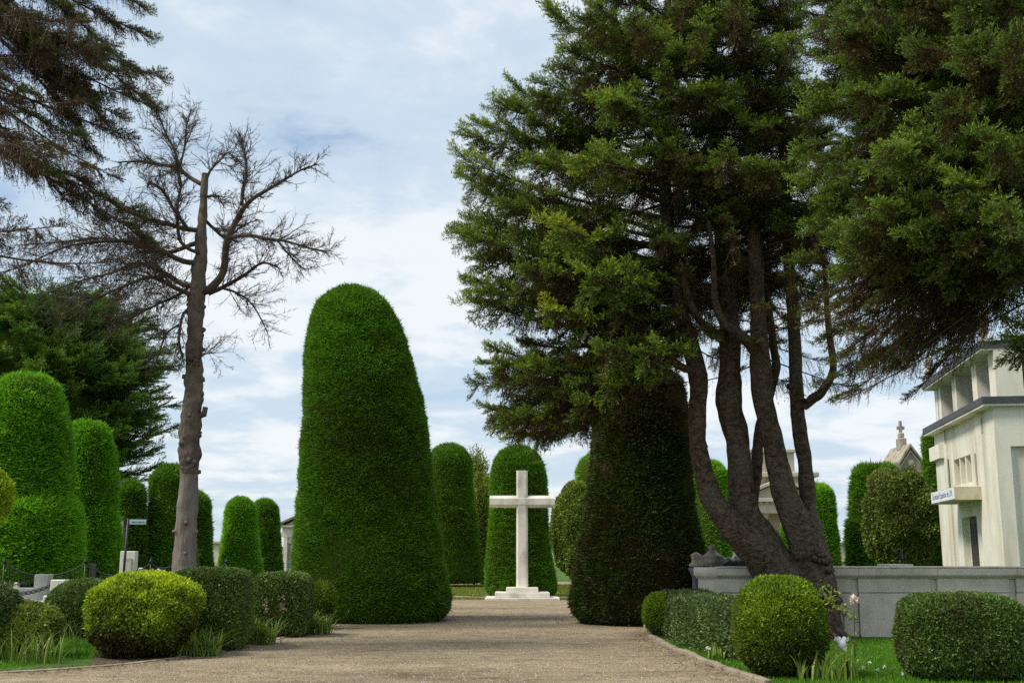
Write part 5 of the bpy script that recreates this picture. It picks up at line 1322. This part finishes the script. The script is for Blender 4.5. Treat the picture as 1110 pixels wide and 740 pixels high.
def gravestone(name, label, l, r, t, Y, th, mat, frame=None):
    b = Buf(); a, c = at(l, t, Y), at(r, t, Y); box(b, (a[0], Y, 0), (c[0], Y + th, a[2]), mat, .015)
    if frame:
        e = empty(name, ((a[0] + c[0]) / 2, Y, 0), label, 'grave'); b.build('slab', e)
        f = Buf(); w = (c[0] - a[0]); box(f, (a[0] + w * .22, Y - .03, .3), (c[0] - w * .2, Y - .003, a[2] - .18), 'coping', .01); f.build('plaque', e)
    else:
        tag(b.build(name, origin=((a[0] + c[0]) / 2, Y, 0)), label, 'grave')
gravestone('gravestone', 'cream upright gravestone with sunk panel behind the sign post', 130.5, 147, 597, 31.5, .25, 'cream', True)
gravestone('monument', 'dark grey slab monument showing behind the sign post', 124, 137.5, 559, 41.5, .5, 'slate', True)
gravestone('marker_stone', 'tiny white marker stone left of the bare trunk, nearer the sign post', 150, 155, 615, 29.4, .1, 'stone_white')
gravestone('marker_stone', 'tiny white marker stone nearest the left side of the bare trunk', 170, 173, 616, 29.4, .1, 'stone_white')

# ------------------------------------------------------------------ plants at the edges
def blades(name, label, cat, c, n, h, w, spread, seed, mat='iris', heads=None, group=None, arch=.5, tmean=.5):
    rng = np.random.default_rng(seed); b = Buf(); Q = []; T = []
    for i in range(n):
        p = np.array([c[0] + np.clip(rng.normal(), -1.5, 1.5) * spread[0], c[1] + np.clip(rng.normal(), -1.5, 1.5) * spread[1], 0]); az = rng.uniform(0, 6.28); hh = h * rng.uniform(.5, 1.15); ln = arch * rng.uniform(.1, 1) * hh
        o = np.array([cos(az), sin(az), 0]); s = np.array([-sin(az), cos(az), 0]) * w * rng.uniform(.6, 1.2) / 2
        pts = [p + o * ln * t ** 2 + [0, 0, hh * (t - (.25 * t ** 3 * ln / hh))] for t in (0, .4, .75, 1)]; ws = (.8, 1, .7, .08)
        tt = np.clip(rng.normal(tmean, .2), 0, 1)
        for k in range(3):
            Q.append([pts[k] - s * ws[k], pts[k] + s * ws[k], pts[k + 1] + s * ws[k + 1], pts[k + 1] - s * ws[k + 1]]); T.append(tt)
    b.quads(np.array(Q), mat, np.array(T))
    if heads:
        m = 40
        for i in range(heads[0]):
            p = np.array([c[0] + rng.normal() * spread[0] * 1.1, c[1] + rng.normal() * spread[1], 0]); hh = h * rng.uniform(1.0, 1.45)
            sticks(b, p[None], (p + [rng.normal() * .06, 0, hh])[None], [.006], [.004], 'twig')
            P = p + rng.normal(size=(m, 3)) * [.03, .03, .09] + [0, 0, hh]; d = nrm(rng.normal(size=(m, 3)) + [0, 0, .6])
            b.quads(kites(P, d, rand_perp(d, rng), np.full(m, .045), np.full(m, .026)), 'seedhead', rng.uniform(0, 1, m))
    o = b.build(name, origin=(c[0], c[1], 0)); return tag(o, label, cat, group)
G_I = 'sword leaved clumps along the gravel'
def cl(px, py, **k): return gnd(px, py)
blades('iris_clump', 'arching green leaf clump between yellow lime bush and dark square bush', 'plant', gnd(212, 711), 230, .50, .022, (.24, .10), 81, group=G_I, arch=1.5)
blades('iris_clump', 'sword leaf clump with faded flower spikes between the two square bushes', 'plant', gnd(268, 698), 420, .52, .022, (.30, .16), 82, heads=(12, 1), group=G_I, arch=1.3)
blades('iris_clump', 'sword leaf clump between smaller square bush and small ball bush', 'plant', gnd(338, 687), 300, .48, .024, (.24, .16), 83, heads=(3, 1), group=G_I, arch=1.3)
blades('weed_clump', 'tall wild grass weeds at the left picture edge', 'plant', gnd(34, 718), 150, .55, .013, (.34, .2), 84, arch=1.0, tmean=.42)
blades('weed_clump', 'wispy weeds growing before the white grave surround', 'plant', gnd(52, 702), 110, .6, .012, (.35, .2), 85, arch=.8, tmean=.35)
blades('iris_clump', 'broad yellow green leaf clump at the foot of the rose bush', 'plant', gnd(898, 737), 70, .42, .036, (.24, .1), 86, group=G_I, arch=.7, tmean=.7)
blades('iris_clump', 'small leaf tuft growing at the hedge foot beside the kerb', 'plant', gnd(776, 716), 26, .25, .035, (.12, .06), 87, group=G_I, arch=.8, tmean=.6)
blades('weed_clump', 'dry straw coloured grass wisps leaning by the green ball bush', 'plant', gnd(814, 728), 14, .65, .012, (.10, .05), 88, mat='drygrass', arch=.9, tmean=.7)

def rose_bush():
    c = gnd(919, 735); e = empty('rose_bush', tuple(c), 'leggy rose bush with dark stems and one faded pink bloom right of the ball bush', 'plant'); Y = c[1]
    rng = np.random.default_rng(90)
    b = Buf()
    P = lambda px, py, dy=0: at(px, py, Y + dy)
    stems = [([P(920, 737), P(918, 715), P(914, 700), P(902, 688), P(894, 682)], (.018, .016, .014, .011, .008)), ([P(914, 702), P(914.5, 685), P(914.5, 665)], (.012, .011, .009)), ([P(914.5, 668), P(910, 660), P(908, 652)], (.008, .006, .004)), ([P(914.5, 668), P(919, 660), P(922, 656)], (.008, .006, .004)),
             ([P(927, 720), P(926.5, 690), P(925.5, 656)], (.007, .006, .005)), ([P(912, 675), P(906, 665), P(900, 655), P(893, 647)], (.007, .006, .005, .003))]
    for p, r in stems: tube(b, p, r, 'twig', 6, .1, sub=3)
    b.build('stem', e)
    l = Buf()
    for px, py, s, n in ((893, 648, .13, 70), (900, 645, .09, 30), (917, 660, .10, 34), (924, 672, .06, 12), (908, 655, .07, 16), (925, 690, .06, 10), (930, 700, .05, 8)):
        Pt = P(px, py) + rng.normal(size=(n, 3)) * s * .6; d = nrm(rng.normal(size=(n, 3)) + [0, 0, .3]); l.quads(kites(Pt, d, rand_perp(d, rng), .05 * rng.uniform(.7, 1.3, n), .032 * rng.uniform(.7, 1.2, n), .5), 'leafy', np.clip(rng.normal(.7, .2, n), 0, 1))
    l.build('leaves', e)
    f = Buf(); n = 46; cc = P(925.5, 650)
    d = nrm(rng.normal(size=(n, 3)) * [1, 1, .7] + [0, 0, .35]); Pt = cc + d * .02; f.quads(kites(Pt, d, rand_perp(d, rng), .055 * rng.uniform(.7, 1.2, n), .038 * rng.uniform(.7, 1.2, n), .6), 'petal', rng.uniform(0, 1, n)); f.build('bloom', e)
    # knotted white cloth
    q = P(912.5, 697.5, -.03); g = Buf()
    for dx, dz, r in ((0, 0, .062), (-.035, .045, .045), (.035, .055, .036), (.02, -.05, .045)):
        a = np.linspace(-pi / 2 + .1, pi / 2 - .1, 9); prof = np.stack([q[2] + dz + np.sin(a) * r * 1.15, np.cos(a) * r], 1)
        lathe(g, prof, np.tile([[q[0] + dx, q[1]]], (9, 1)), 'cloth', 14, .015, 4)
    for s in (-1, 1):
        g.quads(np.array([[q + [s * .02, 0, .05], q + [s * .09, -.02, .10], q + [s * .10, 0, .05], q + [s * .03, -.01, .01]]]), 'cloth')
    tag(g.build('knotted_cloth', origin=q), 'white cloth knotted round the rose bush stem', 'cloth')
rose_bush()

def flower(px, py, s, label, seed, mat='white_petal', hgt=.08, gp='small white blooms in the grass', base_py=None, Y=None):
    rng = np.random.default_rng(seed); c = gnd(px, py) if Y is None else at(px, py, Y); z = hgt if Y is None else c[2]
    if Y is not None: c = np.array([c[0], Y, 0])
    e = empty('wild_flower', (c[0], c[1], 0), label, 'flower', gp); b = Buf(); sticks(b, np.array([[c[0], c[1] + (.15 if Y is not None else 0), 0]]), np.array([[c[0], c[1], z]]), [.005], [.004], 'iris_s'); b.build('stem', e)
    n = 16; d = nrm(rng.normal(size=(n, 3)) + [0, -.5, .5]); f = Buf(); f.quads(kites(np.tile(np.array([c[0], c[1], z]), (n, 1)), d, rand_perp(d, rng), np.full(n, s), np.full(n, s * .7), .6), mat, rng.uniform(0, 1, n)); f.build('bloom', e)
M['iris_s'] = solid('green_stem', [(.3, (.06, .12, .02)), (.7, (.09, .16, .03))], 5, 2, .8, 0)
flower(767.5, 703, .05, 'single white bloom poking out low on the face of the long hedge', 1, Y=gnd(767, 717)[1] - .02, gp=None)
flower(979, 717, .05, 'pale pink drooping bloom left of the block shaped bush', 2, 'petal', .20)
flower(1002, 725, .05, 'pale pink drooping bloom at the foot of the block shaped bush', 3, 'petal', .22)
for i, (px, py) in enumerate(((930, 722), (943, 724), (959, 729), (978, 737), (952, 732), (936, 730))):
    flower(px, py, .03, 'tiny white bloom scattered in the lawn right of the rose bush', 10 + i)

# ------------------------------------------------------------------ sky, sun, camera
SUN_EL, SUN_AZ = radians(52), radians(-108)      # azimuth from +Y towards +X
w = bpy.data.worlds.new('World'); scene.world = w; w.use_nodes = True; nt = w.node_tree
for n in list(nt.nodes): nt.nodes.remove(n)
out = nt.nodes.new('ShaderNodeOutputWorld'); bg = nt.nodes.new('ShaderNodeBackground'); bg.inputs['Strength'].default_value = .1
sky = nt.nodes.new('ShaderNodeTexSky'); sky.sky_type = 'NISHITA'; sky.sun_disc = False; sky.sun_elevation = SUN_EL; sky.sun_rotation = SUN_AZ
sky.air_density = 1.0; sky.dust_density = 1.5; sky.ozone_density = 1.5
tc = nt.nodes.new('ShaderNodeTexCoord'); sep = nt.nodes.new('ShaderNodeSeparateXYZ'); nt.links.new(tc.outputs['Generated'], sep.inputs[0])
def mth(op, a, b_=None, c=None):
    n = nt.nodes.new('ShaderNodeMath'); n.operation = op
    for i, v in enumerate((a, b_, c)):
        if v is None: continue
        if isinstance(v, (int, float)): n.inputs[i].default_value = v
        else: nt.links.new(v, n.inputs[i])
    return n.outputs[0]
zz = mth('ADD', mth('MAXIMUM', sep.outputs[2], 0.0), .16)
cx_ = mth('DIVIDE', sep.outputs[0], zz); cy_ = mth('DIVIDE', sep.outputs[1], zz)
cmb = nt.nodes.new('ShaderNodeCombineXYZ'); nt.links.new(cx_, cmb.inputs[0]); nt.links.new(cy_, cmb.inputs[1])
def cloud(scale, det, off, rough=.55, dist=.0):
    mp = nt.nodes.new('ShaderNodeMapping'); mp.inputs['Location'].default_value = off; mp.inputs['Scale'].default_value = (1, 1, 1)
    nt.links.new(cmb.outputs[0], mp.inputs[0]); n = nt.nodes.new('ShaderNodeTexNoise'); n.inputs['Scale'].default_value = scale; n.inputs['Detail'].default_value = det; n.inputs['Roughness'].default_value = rough; n.inputs['Distortion'].default_value = dist
    nt.links.new(mp.outputs[0], n.inputs[0]); return n.outputs[0]
n1 = cloud(1.1, 10, (3.1, 1.7, 0), .58, .3); n2 = cloud(2.6, 10, (7.3, 2.2, 0), .6, .2)
cover = mth('ADD', mth('MULTIPLY', n1, .55), mth('MULTIPLY', n2, .45))
mr = nt.nodes.new('ShaderNodeMapRange'); mr.interpolation_type = 'SMOOTHSTEP'; mr.inputs[1].default_value = .33; mr.inputs[2].default_value = .46
nt.links.new(cover, mr.inputs[0])
mr2 = nt.nodes.new('ShaderNodeMapRange'); mr2.interpolation_type = 'SMOOTHSTEP'; mr2.inputs[1].default_value = .46; mr2.inputs[2].default_value = .575
nt.links.new(cover, mr2.inputs[0])
cl_ = nt.nodes.new('ShaderNodeMix'); cl_.data_type = 'RGBA'; cl_.inputs[6].default_value = (3.75, 4.5, 5.25, 1); cl_.inputs[7].default_value = (5.5, 5.75, 5.95, 1)
nt.links.new(mr2.outputs[0], cl_.inputs[0])
mixs = nt.nodes.new('ShaderNodeMix'); mixs.data_type = 'RGBA'
cov = mth('MULTIPLY', mr.outputs[0], .92)
nt.links.new(cov, mixs.inputs[0]); nt.links.new(sky.outputs[0], mixs.inputs[6]); nt.links.new(cl_.outputs[2], mixs.inputs[7])
nt.links.new(mixs.outputs[2], bg.inputs['Color']); nt.links.new(bg.outputs[0], out.inputs[0])

ld = bpy.data.lights.new('sun', 'SUN'); ld.energy = 2.4; ld.angle = radians(14); ld.color = (1, .93, .80)
so = bpy.data.objects.new('sun', ld); COL.objects.link(so)
dirv = Vector((sin(SUN_AZ) * cos(SUN_EL), cos(SUN_AZ) * cos(SUN_EL), sin(SUN_EL)))
so.rotation_euler = dirv.to_track_quat('Z', 'Y').to_euler(); so.location = dirv * 60

cam = bpy.data.cameras.new('camera'); co = bpy.data.objects.new('camera', cam); COL.objects.link(co)
cam.sensor_width = 36; cam.lens = 36 * F / 1110; co.location = (0, 0, EYE); co.rotation_euler = (pi / 2 + TH, 0, 0)
cam.clip_start = .1; cam.clip_end = 4000; scene.camera = co
scene.view_settings.view_transform = 'Standard'; scene.view_settings.look = 'None'; scene.view_settings.gamma = 1; scene.view_settings.exposure = .75
scene.view_settings.use_curve_mapping = False
scene.cycles.max_bounces = 6; scene.cycles.diffuse_bounces = 4; scene.cycles.glossy_bounces = 2; scene.cycles.transmission_bounces = 3; scene.cycles.transparent_max_bounces = 4
scene.cycles.use_denoising = False
